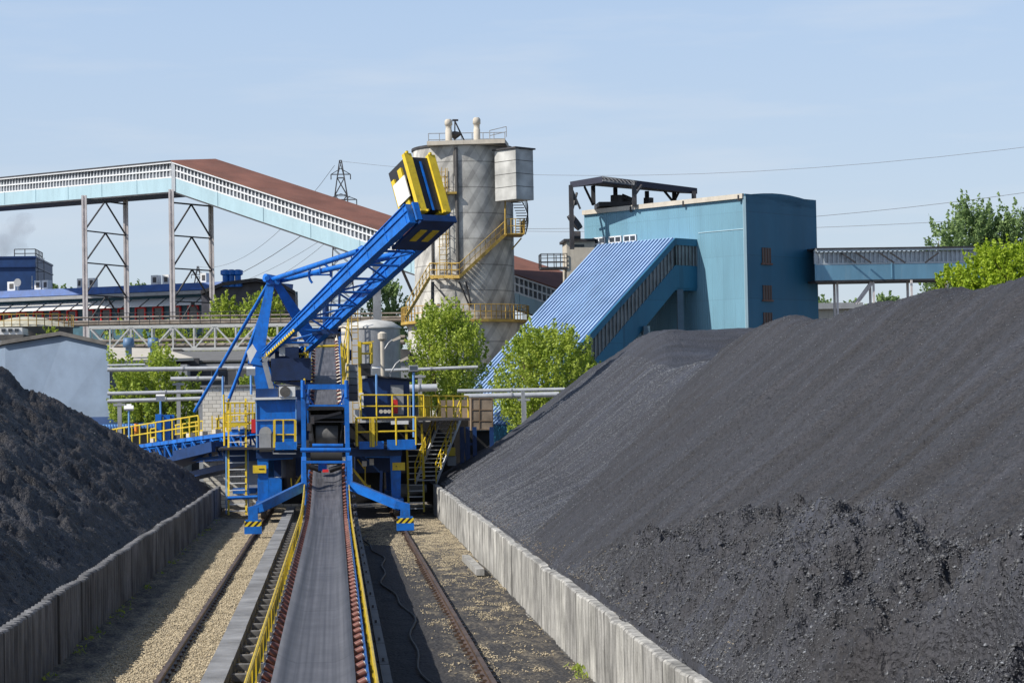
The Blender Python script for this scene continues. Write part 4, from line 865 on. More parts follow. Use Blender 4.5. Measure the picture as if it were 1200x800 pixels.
b = MB(); b.prism([P(289, 412, 103.3), P(296, 403, 103.3), P(301, 411, 103.3), P(293, 426, 103.3)], V((0, -.05, 0))); part(b, 'white_board', WHITE)
b = MB(); b.beam(P(317, 406, 103.4), P(310, 424, 103.4), .25, .22, YA); b.beam(P(310, 424, 103.4), P(319, 458, 103.4), .25, .22, YA); part(b, 'grey_duct', STEEL)
tp = Rt.lerp(En, .70)+nn*.45
b = MB(); b.tube(ap, tp-wd*.1, .13, 10); b.tube(tp, tp+V((.2, 0, .12)), .2, 10); part(b, 'back_stay', BLUE, smooth=True)
tp2 = Rt.lerp(En, .70)+nn*.40+wd*SP
b = MB(); b.tube(ap+V((.1, .2, -.1)), tp2, .13, 10); part(b, 'back_stay', BLUE, smooth=True)
bt0 = P(300, 506, 104)
bt1 = P(168, 524, 118)
b = MB(); b.tube(ap+V((-.1, 0, -.1)), P(228, 482, 111), .09, 8); part(b, 'fore_stay', BLUE, smooth=True)
b = MB(); b.tube(P(309, 362, 105.8), P(267, 471, 107), .09, 8); part(b, 'fore_stay', BLUE, smooth=True)
# round wheel guard
b = MB(); c = P(375, 322, 101.5); r_ = .52
pts = [c+V((math.cos(a)*r_, 0, math.sin(a)*r_*1.05)) for a in np.linspace(-.2, math.pi*1.25, 20)]; b.path(pts, .06, 6); b.tube(c-V((r_, 0, 0)), c+V((r_, 0, 0)), .04, 6); b.tube(c, c+Z*r_, .03, 6); part(b, 'wheel_guard', BLUE)
b = MB(); b.tube(P(381.5, 346, 103), P(382, 390, 103), .16, 12); b.tube(P(398, 340, 103.5), P(397, 375, 103.5), .06, 8); part(b, 'luffing_cylinder', DBLUE, smooth=True)
b = MB(); b.box(P(366, 390, 103).x, P(396, 390, 103).x, 102, 104, P(380, 392, 103).z, P(380, 386, 103).z); part(b, 'cylinder_support', DBLUE)
# --- boom to the left
bd = (bt1-bt0); bh = V((bd.x, bd.y, 0)).normalized(); bw = V((-bh.y, bh.x, 0)); bt1 = bt0+bd*1.15
b = MB()
for s in (-.8, .8):
    b.beam(bt0+bw*s, bt1+bw*s, .14, .18); b.beam(bt0+bw*s-Z*1.1, bt1+bw*s-Z*.95, .12, .14)
    for i in range(15):
        p_ = bt0.lerp(bt1, i/14)+bw*s; b.beam(p_, p_-Z*1.05, .09, .09, YA)
        if i < 14: q_ = bt0.lerp(bt1, (i+1)/14)+bw*s; b.beam(p_-Z*1.05, q_, .07, .07)
for i in range(15): p_ = bt0.lerp(bt1, i/14); b.beam(p_-bw*.8, p_+bw*.8, .08, .08)
part(b, 'boom_truss', BLUE)
b = MB(); b.prism([bt0+bw*.5+Z*.15, bt0-bw*.5+Z*.15, bt1-bw*.5+Z*.15, bt1+bw*.5+Z*.15], V((0, 0, -.04))); part(b, 'boom_belt', BELT)
b = MB(); b.rail([bt0-bw*1.3+Z*.1+bd*.08, bt1-bw*1.3+Z*.1], 1.0, 1.0, .04); b.rail([bt0+bw*1.1+Z*.1+bd*.3, bt1+bw*1.1+Z*.1], 1.0, 1.2, .04)
for i in range(6): p_ = bt0.lerp(bt1, .3+i*.05)-bw*1.0; b.beam(p_, p_+Z*1.25, .07, .07, YA)
part(b, 'railing', YEL)
b = MB(); b.beam(bt0-bw*1.1, bt1-bw*1.1, .65, .05); b.beam(bt0-bw*1.42-Z*.05, bt1-bw*1.42-Z*.05, .04, .22); part(b, 'boom_walkway', BLUE)
b = MB()
for i in range(7): p_ = bt0.lerp(bt1, .25+i*.1)-bw*.5+Z*.35; b.obox(p_, bh, bw, Z, .5, .3, .22)
part(b, 'roller_cover', CREAM)
b = MB(); p0_ = P(262, 520, 105); p1_ = P(190, 548, 112); b.beam(p0_, p1_, 1.6, .25); b.beam(P(300, 540, 104), P(215, 560, 110), 1.2, .3); b.beam(P(250, 523, 104), P(205, 534, 108), .2, .5); part(b, 'boom_support', DBLUE)
b = MB(); b.box(P(182, 490, 114).x, P(189, 490, 114).x, 114, 115, P(185, 518, 114).z, P(185, 485, 114).z); b.box(P(191, 490, 114).x, P(199, 490, 114).x, 114.2, 115.2, P(185, 518, 114).z, P(185, 486, 114).z); b.box(P(200, 490, 114).x, P(203, 490, 114).x, 114.4, 115, P(185, 515, 114).z, P(185, 486, 114).z); part(b, 'boom_tip_hood', BLUE)
flood(151, 478, 116, 515, 11, 4, mt=WHITE, glass=False, tilt=1.0); flood(188, 466, 115, 500, 10, 7, mt=WHITE, glass=False)
b = MB(); c = P(160, 508, 117); b.tube(c, c+Z*.55, .12, 8); part(b, 'warning_light', mat('orange_plastic', (.8, .25, .02), .4))

# ================================================================= BACKGROUND STRUCTURES
def metalsheet(name, col, freq, axis, amt=.35, var=.12, rough=.5, dirtamt=.2):
    """painted corrugated sheet: ribs come from a bump along one axis"""
    M_ = mat(name, col, rough, var=var, dirtamt=dirtamt, streak=3, scale=.6); t = M_.node_tree; b_ = t.nodes['Principled BSDF']
    tc = t.nodes.new('ShaderNodeTexCoord'); d = t.nodes.new('ShaderNodeVectorMath'); d.operation = 'DOT_PRODUCT'; d.inputs[1].default_value = [c*freq*6.283 for c in axis]
    s = t.nodes.new('ShaderNodeMath'); s.operation = 'SINE'; bp = t.nodes.new('ShaderNodeBump'); bp.inputs['Strength'].default_value = amt; bp.inputs['Distance'].default_value = .04
    t.links.new(tc.outputs['Object'], d.inputs[0]); t.links.new(d.outputs['Value'], s.inputs[0]); t.links.new(s.outputs[0], bp.inputs['Height']); t.links.new(bp.outputs[0], b_.inputs['Normal'])
    return M_
def strip_wall(mb, A, B, zA, zB, t, nrm):
    """vertical slab between plan points A,B; zA=(lo,hi) at A; thickness t along -nrm"""
    poly = [V((A.x, A.y, zA[0])), V((B.x, B.y, zB[0])), V((B.x, B.y, zB[1])), V((A.x, A.y, zA[1]))]; mb.prism(poly, -nrm*t)
# ---- left conveyor gallery
galL = empty('conveyor_gallery', P(203, 300, 200), 'long pale blue elevated conveyor gallery with red brown roof on tall steel trestles', 'conveyor gallery')
PALE = mat('pale_blue_sheet', (.38, .54, .61), .6, var=.07, streak=4, scale=.8, dirtamt=.15)
WFR = mat('white_window_frame', (.72, .74, .76), .5, var=.06)
ROOFB = mat('rust_brown_roof', (.20, .085, .06), .85, var=.22, scale=.25, dirtamt=.3, dirt=(.09, .08, .08))
A = P(203, 188, 200); Bf = P(700, 352, 168); Cl = P(-60, 214, 232)
def gallery(Aa, Bb, hw, hb, width, back_up, ncol, parent, wmat, fmat, gmat, rmat, top=.18, rows=2, flip=1):
    d = Bb-Aa; dh = V((d.x, d.y, 0)).normalized(); nb = V((-dh.y, dh.x, 0))*flip   # nb points to the back
    z = lambda t, o: V(Aa.lerp(Bb, t))+V((0, 0, o))
    q = MB(); q.prism([z(0, -hw-hb), z(1, -hw-hb), z(1, -hw), z(0, -hw)], nb*.15); q.prism([z(0, -hw-hb)+nb*width, z(1, -hw-hb)+nb*width, z(1, back_up-.2)+nb*width, z(0, back_up-.2)+nb*width], -nb*.15)
    q.build('side_panel', wmat, parent)
    q = MB(); q.prism([z(0, -hw-hb)+nb*.0, z(1, -hw-hb), z(1, -hw-hb)+nb*width, z(0, -hw-hb)+nb*width], V((0, 0, -.14))); q.build('floor', DSTEEL, parent)
    q = MB(); q.prism([z(0, -.3)+nb*.16, z(1, -.3)+nb*.16, z(1, -hw)+nb*.16, z(0, -hw)+nb*.16], nb*.04); q.build('glazing', gmat, parent)
    q = MB()
    for k in range(rows+1): o = -top-(hw-top)*k/rows; q.beam(z(0, o)+nb*.05, z(1, o)+nb*.05, .12, .13)
    for i in range(ncol+1): t = i/ncol; q.beam(z(t, -top)+nb*.07, z(t, -hw)+nb*.07, .10 if ncol > 60 else .14, .1, dh)
    q.build('window_frame', fmat, parent)
    q = MB(); q.prism([z(0, .0)-nb*.3, z(1, .0)-nb*.3, z(1, back_up)+nb*(width+.3), z(0, back_up)+nb*(width+.3)], V((0, 0, -.12))); q.build('roof', rmat, parent)
    q = MB(); q.beam(z(0, -.16)-nb*.2, z(1, -.16)-nb*.2, .1, .2); q.build('gutter', fmat, parent)
    q = MB()
    for i in range(int((Bb-Aa).length/6)+1):
        t = i*6/(Bb-Aa).length; q.beam(z(t, -hw-hb+.1)-nb*.02, z(t, -hw)-nb*.02, .05, .08, dh)
    q.build('panel_seam', wmat, parent)
GGL = mat('dusty_gallery_glazing', (.22, .24, .27), .3, var=.35, scale=.6)
gallery(A, Bf, 1.55, 1.35, 5.2, .6, 105, galL, PALE, WFR, GGL, ROOFB)
gallery(A, Cl, 1.55, 1.35, 4.0, .1, 74, galL, PALE, WFR, GGL, DSTEEL, flip=-1)
b = MB(); b.beam(A+V((0, -.1, -.1)), A+V((0, -.1, -2.9)), .35, .3, YA); b.build('corner_post', WFR, galL)
TRS = mat('pale_trestle_steel', (.66, .61, .60), .6, var=.12, dirtamt=.35, dirt=(.2, .14, .1))
def trestle(pxl, pyl, Yl, pxr, pyr, Yr, bays, label):
    a = P(pxl, pyl, Yl); c = P(pxr, pyr, Yr); t = empty('trestle', V((a.x, a.y, 0)), label, 'trestle tower', 'steel towers under the brown roofed gallery')
    for p_ in (a, c):
        q = MB(); 
        for s in (-.16, .16): q.beam(V((p_.x+s, p_.y, 0)), V((p_.x+s, p_.y, p_.z)), .16, .34, YA)
        q.beam(V((p_.x, p_.y, 0)), V((p_.x, p_.y, p_.z)), .3, .1, YA); q.build('leg', TRS, t)
    q = MB(); zt = min(a.z, c.z)-.3; H = 3.05
    for i in range(bays):
        z1 = zt-i*H; z0_ = z1-H; A1 = V((a.x, a.y, z0_)); C1 = V((c.x, c.y, z0_)); M1 = V(((a.x+c.x)/2, (a.y+c.y)/2, z1))
        q.beam(A1, C1, .12, .12); q.beam(A1, M1, .12, .12); q.beam(C1, M1, .12, .12)
        if i == 0: q.beam(V((a.x, a.y, z1)), V((c.x, c.y, z1)), .12, .14)
    q.build('bracing', DSTEEL, t)
trestle(98.5, 229, 205, 147, 232, 211, 5, 'left steel trestle of two pale columns with dark K bracing')
trestle(200.5, 222, 199, 247, 238, 203, 5, 'right steel trestle of two pale columns under the bend of the gallery')

# ---- silo
silo = empty('concrete_silo', P(543, 600, 165), 'tall round concrete silo with spiral stair and square box near its top', 'silo')
sx, sy = P(544, 300, 168.5).x, 168.5; R = 3.95; zT = P(543, 171, 165).z; zP = P(540, 373, 163).z
silo.location.z = 0; silo.location.x = sx; silo.location.y = sy
def silomat():
    M_ = concrete('silo_weathered_concrete', (.67, .655, .61), .9, .5, dark=.80); t = M_.node_tree; b_ = t.nodes['Principled BSDF']; N = t.nodes.new; L = t.links.new
    src = b_.inputs['Base Color'].links[0].from_socket; tc = N('ShaderNodeTexCoord'); sp = N('ShaderNodeSeparateXYZ'); L(tc.outputs['Object'], sp.inputs[0])
    at = N('ShaderNodeMath'); at.operation = 'ARCTAN2'; L(sp.outputs['X'], at.inputs[0]); L(sp.outputs['Y'], at.inputs[1])
    z1 = N('ShaderNodeMath'); z1.operation = 'MULTIPLY'; z1.inputs[1].default_value = .5; L(sp.outputs['Z'], z1.inputs[0])
    f = N('ShaderNodeMath'); f.operation = 'FRACT'; L(z1.outputs[0], f.inputs[0]); lt = N('ShaderNodeMath'); lt.operation = 'LESS_THAN'; lt.inputs[1].default_value = .045; L(f.outputs[0], lt.inputs[0])
    # diagonal helical formwork marks
    fr = []
    for sg in (1, -1):
        a1 = N('ShaderNodeMath'); a1.operation = 'MULTIPLY'; a1.inputs[1].default_value = 3.2*sg; L(at.outputs[0], a1.inputs[0]); a2 = N('ShaderNodeMath'); L(a1.outputs[0], a2.inputs[0]); L(z1.outputs[0], a2.inputs[1])
        ff = N('ShaderNodeMath'); ff.operation = 'FRACT'; L(a2.outputs[0], ff.inputs[0]); g_ = N('ShaderNodeMath'); g_.operation = 'LESS_THAN'; g_.inputs[1].default_value = .35 if sg > 0 else .12; L(ff.outputs[0], g_.inputs[0]); fr.append(g_)
    m1 = N('ShaderNodeMixRGB'); m1.blend_type = 'MULTIPLY'; m1.inputs['Color2'].default_value = (.6, .6, .6, 1); L(lt.outputs[0], m1.inputs['Fac']); L(src, m1.inputs['Color1'])
    m2 = N('ShaderNodeMixRGB'); m2.blend_type = 'MULTIPLY'; m2.inputs['Color2'].default_value = (.76, .76, .77, 1); L(fr[0].outputs[0], m2.inputs['Fac']); L(m1.outputs[0], m2.inputs['Color1'])
    m3 = N('ShaderNodeMixRGB'); m3.blend_type = 'MULTIPLY'; m3.inputs['Color2'].default_value = (.9, .9, .9, 1); L(fr[1].outputs[0], m3.inputs['Fac']); L(m2.outputs[0], m3.inputs['Color1'])
    L(m3.outputs[0], b_.inputs['Base Color']); return M_
SM = silomat()
b = MB(); b.lathe((sx, sy, zP), [(R, 0), (R, zT-zP)], 64); b.build('silo_shell', SM, silo, True)
b = MB(); b.lathe((sx, sy, 0), [(4.55, 0), (4.55, zP-.25)], 64); b.build('silo_base', SM, silo, True)
b = MB(); b.lathe((sx, sy, zP-.25), [(5.1, 0), (5.1, .22)], 64); b.build('ring_platform', OCHRE, silo)
b = MB(); pr = [V((sx+5.05*math.cos(a), sy+5.05*math.sin(a), zP)) for a in np.linspace(0, 2*math.pi, 37)]; b.rail(pr, 1.1, .45, .03, 2); b.build('railing', OCHRE, silo)
b = MB(); b.lathe((sx, sy, zT), [(R+.1, 0), (R+.1, .18), (.5, .5)], 64); b.build('silo_roof', DSTEEL, silo)
b = MB(); tzr = P(548, 168, 164).z; cxp = P(550, 168, 164).x
b.obox((cxp, 165.6, tzr+.1), V((.98, -.17, 0)), V((.17, .98, 0)), Z, 6.1, 3.2, .32); b.build('top_slab', CREAM, silo)
b = MB(); b.rail([V((cxp-3, 167.3, tzr+.2)), V((cxp+3, 166.9, tzr+.2))], 1.0, .9, .03, 2); b.rail([V((cxp+1.6, 164.2, tzr+.2)), V((cxp+2.9, 164.2, tzr+.5))], .8, 1, .03, 2); b.build('roof_railing', STEEL, silo)
for px, pt in ((526, 140), (559, 138)):
    c = P(px, 168, 165.5); h_ = P(px, pt, 165.5).z-c.z; b = MB(); b.lathe((c.x, c.y, c.z), [(.26, 0), (.26, h_*.55), (.23, h_*.56), (.24, h_*.74), (.30, h_*.75), (.30, h_*.93), (.2, h_)], 16); b.build('vent_stack', CREAM, silo, True)
b = MB(); b.tube(P(533, 142, 166), P(545, 167, 166), .06, 6); b.tube(P(533, 142, 166), P(533, 167, 166), .05, 6); b.lathe(P(533, 163, 166), [(.1, 0), (.5, .3), (.5, .5), (.1, .6)], 12); b.tube(P(530, 141, 166), P(537, 141, 166), .08, 6); b.build('roof_fan', DSTEEL, silo)
# box
nl = V((-.766, -.643, 0)); nr = V((.643, -.766, 0)); cor = P(604.5, 200, 162.5); z0_, z1_ = P(604, 233, 162.5).z, P(604, 174, 162.5).z
b = MB(); c = V((cor.x, cor.y, (z0_+z1_)/2))-nl*.95-nr*1.15; b.obox(c, nl, nr, Z, 1.9, 2.3, z1_-z0_); bx_ = b.build('side_box', concrete('pale_box_concrete', (.60, .60, .575), .8, .5, dark=.85), silo)
b = MB(); b.obox(V((c.x, c.y, z1_+.08)), nl, nr, Z, 2.2, 2.6, .12); b.build('box_roof', DSTEEL, bx_)
b = MB(); 
for zz in (z0_+1.0, z0_+2.0, z0_+3.0): b.obox(V((c.x, c.y, zz)), nl, nr, Z, 1.93, 2.33, .04)
b.build('panel_joint', DCON, bx_)
# ladder with cage + drain pipes
b = MB(); lx = P(520, 300, 164); lz0, lz1 = P(520, 322, 164).z, P(520, 196, 164).z; ly = sy-math.sqrt(max(.1, (R+.3)**2-(lx.x-sx)**2))
for s in (-.28, .28): b.beam((lx.x+s, ly, lz0), (lx.x+s, ly, lz1), .06, .06, YA)
zz = lz0
while zz < lz1: b.tube((lx.x-.28, ly, zz), (lx.x+.28, ly, zz), .025, 5); zz += .4
zz = lz0+2.2
while zz < lz1:
    pts = [V((lx.x+.4*math.cos(a), ly-.1-.55*math.sin(a), zz)) for a in np.linspace(0, math.pi, 8)]; b.path(pts, .028, 5); zz += .9
b.beam((lx.x-.05, ly-.65, lz0+2.2), (lx.x-.05, ly-.65, lz1), .05, .03, YA); b.beam((lx.x+.4, ly-.2, lz0+2.2), (lx.x+.4, ly-.2, lz1), .05, .03, YA)
b.box(lx.x-1.2, lx.x+1.1, ly-.5, ly+.6, P(520, 227, 164).z, P(520, 224.5, 164).z); b.build('caged_ladder', OCHRE, silo)
b = MB()
for px, p0y, p1y, r_ in ((536, 172, 325, .13), (534, 176, 205, .10), (507, 230, 320, .09)):
    q = P(px, 250, 164); yy = sy-math.sqrt(max(.1, (R+.12)**2-(q.x-sx)**2)); b.tube((q.x, yy, P(px, p1y, 164).z), (q.x, yy, P(px, p0y, 164).z), r_, 8)
b.box(P(534, 200, 164).x, P(537.5, 200, 164).x, ly-.1, ly+.5, P(535, 220, 164).z, P(535, 200, 164).z); b.build('down_pipe', DCON, silo, True)
# stairs around the silo
def flight(p, q, width, out, steps, name='stair'):
    b_ = MB(); o_ = MB(); p = V(p); q = V(q)
    for s in (0, width): b_.beam(p+out*s, q+out*s, .06, .24)
    for i in range(steps): c_ = p.lerp(q, (i+.5)/steps)+out*width/2; b_.obox(c_, out, out.cross(Z), Z, width, .28, .05)
    st_ = b_.build(name, OCHRE, silo)
    n_ = max(2, int((q-p).length/.55))
    for s in (0, width):
        o_.tube(p+out*s+Z*1.05, q+out*s+Z*1.05, .035, 6); o_.tube(p+out*s+Z*.55, q+out*s+Z*.55, .025, 6)
        for i in range(n_+1): c_ = p.lerp(q, i/n_)+out*s; o_.tube(c_, c_+Z*1.05, .025, 5)
    o_.build('stair_railing', OCHRE, st_)
def onsilo(px, py, r):
    q = P(px, py, sy-r*.9)
    for _ in range(4):
        yy = sy-math.sqrt(max(.04, r*r-min(r*r-.04, (q.x-sx)**2))); q = P(px, py, yy)
    return q
flight(onsilo(538, 325, R+.15), onsilo(592, 275, R+.15), .8, V((0, -1, 0)), 16)
flight(onsilo(503, 325, R+.15), onsilo(538, 325, R+.15), .8, V((0, -1, 0)), 3, 'landing')
a_ = P(476, 371, 162.2); flight(a_, P(503, 326, 163.8), .8, V((0, -1, 0)), 12)
l0 = P(592, 275, 166); b = MB(); b.box(l0.x, P(613, 275, 166).x, 164.5, 167.5, l0.z-.1, l0.z); b.build('landing', OCHRE, silo)
b = MB(); b.rail([V((l0.x, 164.5, l0.z)), V((P(613, 275, 166).x, 164.5, l0.z)), V((P(613, 275, 166).x, 167.5, l0.z))], 1.1, .4, .03); b.tube(P(592, 275, 164.4), P(592, 232, 164.4), .07, 6); b.tube(P(600, 292, 166), P(611, 279, 166), .06, 6); b.build('railing', OCHRE, silo)
b = MB(); top_ = P(601, 236, 166); 
for i in range(14):
    t = i/13; c_ = V((P(608, 272, 166).x+.35*math.sin(t*2.6)-.6*t*t, 166-1.2*t, l0.z+(top_.z-l0.z)*t)); b.obox(c_, XA, YA, Z, .8, .25, .05)
    if i: b.tube(cp_+V((.5, 0, 0)), c_+V((.5, 0, 0)), .04, 5); b.tube(cp_+V((.5, 0, .9)), c_+V((.5, 0, .9)), .03, 5); b.tube(c_+V((.5, 0, 0)), c_+V((.5, 0, .9)), .025, 5)
    cp_ = c_
b.build('spiral_stair', DSTEEL, silo)
b = MB()
for px, px2 in ((506, 530), (546, 552), (538, 550)): b.beam(onsilo(px, 330, R+.6), onsilo(px2, 358, R+.05), .1, .1)
b.beam(P(470, 313, 164), P(485, 347, 165), .15, .15); b.beam(P(507, 330, 163.2), P(507, 360, 163.2), .25, .2, YA); b.build('stair_bracket', DSTEEL, silo)

# ---- blue transfer building on the right
NLf = V((-.766, -.643, 0)); NRt = V((.643, -.766, 0))
C0 = P(872, 230, 150); zb_ = C0.z
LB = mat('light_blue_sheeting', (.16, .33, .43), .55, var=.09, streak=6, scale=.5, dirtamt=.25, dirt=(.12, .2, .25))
DB = mat('shaded_blue_sheeting', (.018, .14, .25), .55, var=.10, streak=4, scale=.4, dirtamt=.2, dirt=(.03, .1, .18))  # light wall's sheeting again, darkened to paint in the unlit side's shade
def clad(M_, w_, h_, amt):
    t = M_.node_tree; b_ = t.nodes['Principled BSDF']; src = b_.inputs['Base Color'].links[0].from_socket; N = t.nodes.new; L = t.links.new
    tc = N('ShaderNodeTexCoord'); sp = N('ShaderNodeSeparateXYZ'); L(tc.outputs['Object'], sp.inputs[0]); d = N('ShaderNodeMath'); d.operation = 'SUBTRACT'; L(sp.outputs['X'], d.inputs[0]); L(sp.outputs['Y'], d.inputs[1])
    cb = N('ShaderNodeCombineXYZ'); L(d.outputs[0], cb.inputs[0]); L(sp.outputs['Z'], cb.inputs[1]); br = N('ShaderNodeTexBrick'); br.offset = 0; L(cb.outputs[0], br.inputs['Vector']); br.inputs['Scale'].default_value = 1
    br.inputs['Brick Width'].default_value = w_; br.inputs['Row Height'].default_value = h_; br.inputs['Mortar Size'].default_value = .03; br.inputs['Color1'].default_value = (1, 1, 1, 1); br.inputs['Color2'].default_value = (1-amt, 1-amt, 1-amt, 1); br.inputs['Mortar'].default_value = (1-amt*2.4,)*3+(1,)
    m_ = N('ShaderNodeMixRGB'); m_.blend_type = 'MULTIPLY'; m_.inputs['Fac'].default_value = 1; L(src, m_.inputs['Color1']); L(br.outputs[0], m_.inputs['Color2']); L(m_.outputs[0], b_.inputs['Base Color'])
    wv_ = N('ShaderNodeMath'); wv_.operation = 'MULTIPLY'; wv_.inputs[1].default_value = 22; L(d.outputs[0], wv_.inputs[0]); sn = N('ShaderNodeMath'); sn.operation = 'SINE'; L(wv_.outputs[0], sn.inputs[0]); bp = N('ShaderNodeBump'); bp.inputs['Strength'].default_value = .35; bp.inputs['Distance'].default_value = .03; L(sn.outputs[0], bp.inputs['Height']); L(bp.outputs[0], b_.inputs['Normal'])
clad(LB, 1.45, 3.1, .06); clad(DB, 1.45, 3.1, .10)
bld = empty('transfer_building', V((C0.x, C0.y, 0)), 'tall blue sheet metal block with small windows between the coal heaps and sky', 'building')
WL, WR = 15.7, 8.3; e1 = -NRt; e2 = -NLf   # e1 goes left-away along light face; e2 goes right-away along dark face
c = V((C0.x, C0.y, zb_/2))+e1*WL/2+e2*WR/2
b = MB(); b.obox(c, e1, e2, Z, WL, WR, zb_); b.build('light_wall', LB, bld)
b = MB(); b.obox(V((C0.x, C0.y, zb_/2+.1))+e2*(WR/2)-e1*.04, e1, e2, Z, .1, WR+.02, zb_+.15)
pts = [V((C0.x, C0.y, zb_+.1+.35*math.sin(math.pi*t)*1.0-.12*t))+e2*WR*t-e1*.09 for t in np.linspace(0, 1, 9)]
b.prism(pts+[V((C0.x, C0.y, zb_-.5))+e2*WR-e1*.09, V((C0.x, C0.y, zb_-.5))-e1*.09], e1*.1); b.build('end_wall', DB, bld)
b = MB(); b.beam(V((C0.x, C0.y, zb_+.02))-e2*.12, V((C0.x, C0.y, zb_+.02))-e2*.12+e1*WL, .22, .34); b.build('roof_gutter', CREAM, bld)
b = MB()
for t in (.02, .35, .68): q = V((C0.x, C0.y, zb_-.3))-e2*.2+e1*WL*t; b.beam(q, q+Z*.4, .2, .12, YA)
b.build('gutter_bracket', DSTEEL, bld)
b = MB(); b.beam(V((C0.x, C0.y, 0))-e2*.03-e1*.02, V((C0.x, C0.y, zb_))-e2*.03-e1*.02, .2, .12, YA); b.build('corner_trim', PALE, bld)
b = MB(); b.prism([V((C0.x, C0.y, zb_+.02))+e2*.1, V((C0.x, C0.y, zb_+.02))+e2*WR, V((C0.x, C0.y, zb_+.02))+e2*WR+e1*WL, V((C0.x, C0.y, zb_+.02))+e2*.1+e1*WL], V((0, 0, .1))); b.build('roof', DSTEEL, bld)
def on_dark(t, z_): return V((C0.x, C0.y, z_))+e2*(WR*t)-e1*.09
for py0, py1 in ((290, 309), (334, 352), (366, 380)):
    t = .27; zz1 = P(896, py0, 151).z; zz0 = P(896, py1, 151).z; q = MB(); q.obox(on_dark(t, (zz0+zz1)/2)-e1*.01, e1, e2, Z, .06, .95, zz1-zz0)
    wn = q.build('window', mat('brown_window', (.07, .05, .045), .4), bld); q = MB()
    for k in (-.45, -.15, .15, .45): q.obox(on_dark(t, (zz0+zz1)/2)-e1*.05+e2*k, e1, e2, Z, .05, .06, zz1-zz0)
    q.obox(on_dark(t, zz0)-e1*.08, e1, e2, Z, .14, 1.2, .12); q.build('window_frame', mat('rust_frame', (.16, .09, .07), .7), wn)
for px in (693, 714, 733):
    zz0, zz1 = P(px, 292, 160).z, P(px, 278, 160).z; t = (872-px)/189*.98; t2 = t*WL*.97
    q0 = V((C0.x, C0.y, (zz0+zz1)/2))+e1*t2-e2*.02; q = MB(); q.obox(q0, e1, e2, Z, 1.3, .06, zz1-zz0); wn = q.build('window', GLASS, bld); q = MB()
    for k in (-.6, 0, .6): q.obox(q0+e1*k-e2*.05, e1, e2, Z, .1, .05, zz1-zz0)
    q.obox(q0-e2*.05, e1, e2, Z, 1.3, .05, .1); q.obox(q0-e2*.05+Z*(zz1-zz0)/2, e1, e2, Z, 1.3, .05, .1); q.build('window_frame', WFR, wn)
b = MB(); zl_ = P(840, 271, 152).z; b.beam(V((C0.x, C0.y, zl_))-e2*.02, V((C0.x, C0.y, zl_))-e2*.02+e1*4.3, .04, .05); b.build('sheet_lap', PALE, bld)
# annex behind the canopy: open steel canopy on roof level with plant beneath
can = empty('steel_canopy', P(700, 600, 166), 'open black steel canopy on columns behind and above the blue building roof', 'canopy'); can.location.z = 0
b = MB(); T = [P(668, 217, 160), P(705, 208, 158), P(817, 222, 166), P(790, 226, 172), P(690, 222, 166)]
b.prism([P(668, 213, 159), P(706, 206.5, 157), P(817, 220.5, 164), P(795, 220, 171), P(693, 211, 167)], V((0, 0, -.45))); b.build('canopy_roof', mat('navy_black_sheet', (.022, .025, .05), .6), can)
b = MB()
for px, p0y, p1y, Yc in ((669, 217, 292, 159), (743, 212, 242, 157.5), (813, 224, 240, 163.5), (790, 224, 238, 166), (758, 224, 236, 168), (695, 218, 240, 166), (721, 220, 240, 167)):
    q = P(px, p0y, Yc); w_ = P(px, p1y, Yc); b.beam(q, V((q.x, q.y, w_.z)), .32, .3, YA)
for p_, q_ in (((669, 252, 159), (676, 226, 160)), ((695, 240, 166), (685, 219, 163)), ((790, 238, 166), (777, 222, 165)), ((675, 240, 160), (669, 222, 159)), ((797, 222, 165), (790, 236, 166)), ((743, 230, 157.5), (752, 217, 158.5)), ((740, 212, 157), (706, 210, 157)), ((669, 219, 159), (680, 245, 159))):
    b.beam(P(*p_), P(*q_), .14, .14)
b.beam(P(669, 288, 159), P(684, 288, 160), .12, .2); b.build('canopy_column', DSTEEL, can)
b = MB(); b.beam(P(706, 211.5, 156.9), P(743, 216.5, 157.3), .1, .1); b.beam(P(706, 207.5, 156.9), P(743, 212.5, 157.3), .1, .1)
for i in range(9): t = i/8; b.beam(P(706+37*t, 207.5+5*t, 156.9), P(706+37*min(1, t+.12), 211.5+5*t, 156.9), .06, .06)
b.build('lattice_girder', mat('grey_lattice', (.3, .29, .28), .6), can)
b = MB(); b.box(P(700, 236, 162).x, P(740, 236, 162).x, 161, 164, P(700, 243, 162).z, P(700, 238, 162).z); b.tube(P(723, 240, 162), P(723, 229, 162), .5, 12); b.tube(P(728, 231, 162), P(740, 236, 162), .3, 10); b.tube(P(760, 240, 163), P(760, 232, 163), .4, 10); b.tube(P(671, 262, 160), P(676, 258, 160), .7, 14); b.tube(P(672, 276, 160), P(680, 276, 160), .35, 10)
b.build('machinery', DSTEEL, can)
tw = empty('concrete_tower', P(672, 600, 161), 'narrow cream concrete tower stub with side landing left of blue building', 'tower'); tw.location.z = 0
b = MB(); a_ = P(664, 290, 161); c_ = P(682, 290, 161); b.box(a_.x, c_.x+1, 161, 164, 0, P(670, 283, 161).z); b.build('tower_body', CREAM, tw)
b = MB(); b.box(a_.x-.2, c_.x+1, 160.8, 164.2, P(670, 283, 161).z, P(670, 280, 161).z); q = P(634, 313, 161); b.box(q.x, a_.x, 160.9, 162.5, q.z-.15, q.z); b.build('landing', DSTEEL, tw)
b = MB(); b.rail([V((q.x, 160.9, q.z)), V((a_.x, 160.9, q.z))], 1.0, .55, .03, 3); b.rail([V((q.x, 162.5, q.z)), V((a_.x, 162.5, q.z))], 1.0, .7, .03, 2); b.rail([V((q.x, 160.9, q.z)), V((q.x, 162.5, q.z))], 1.0, .7, .03, 2); b.build('railing', DSTEEL, tw)

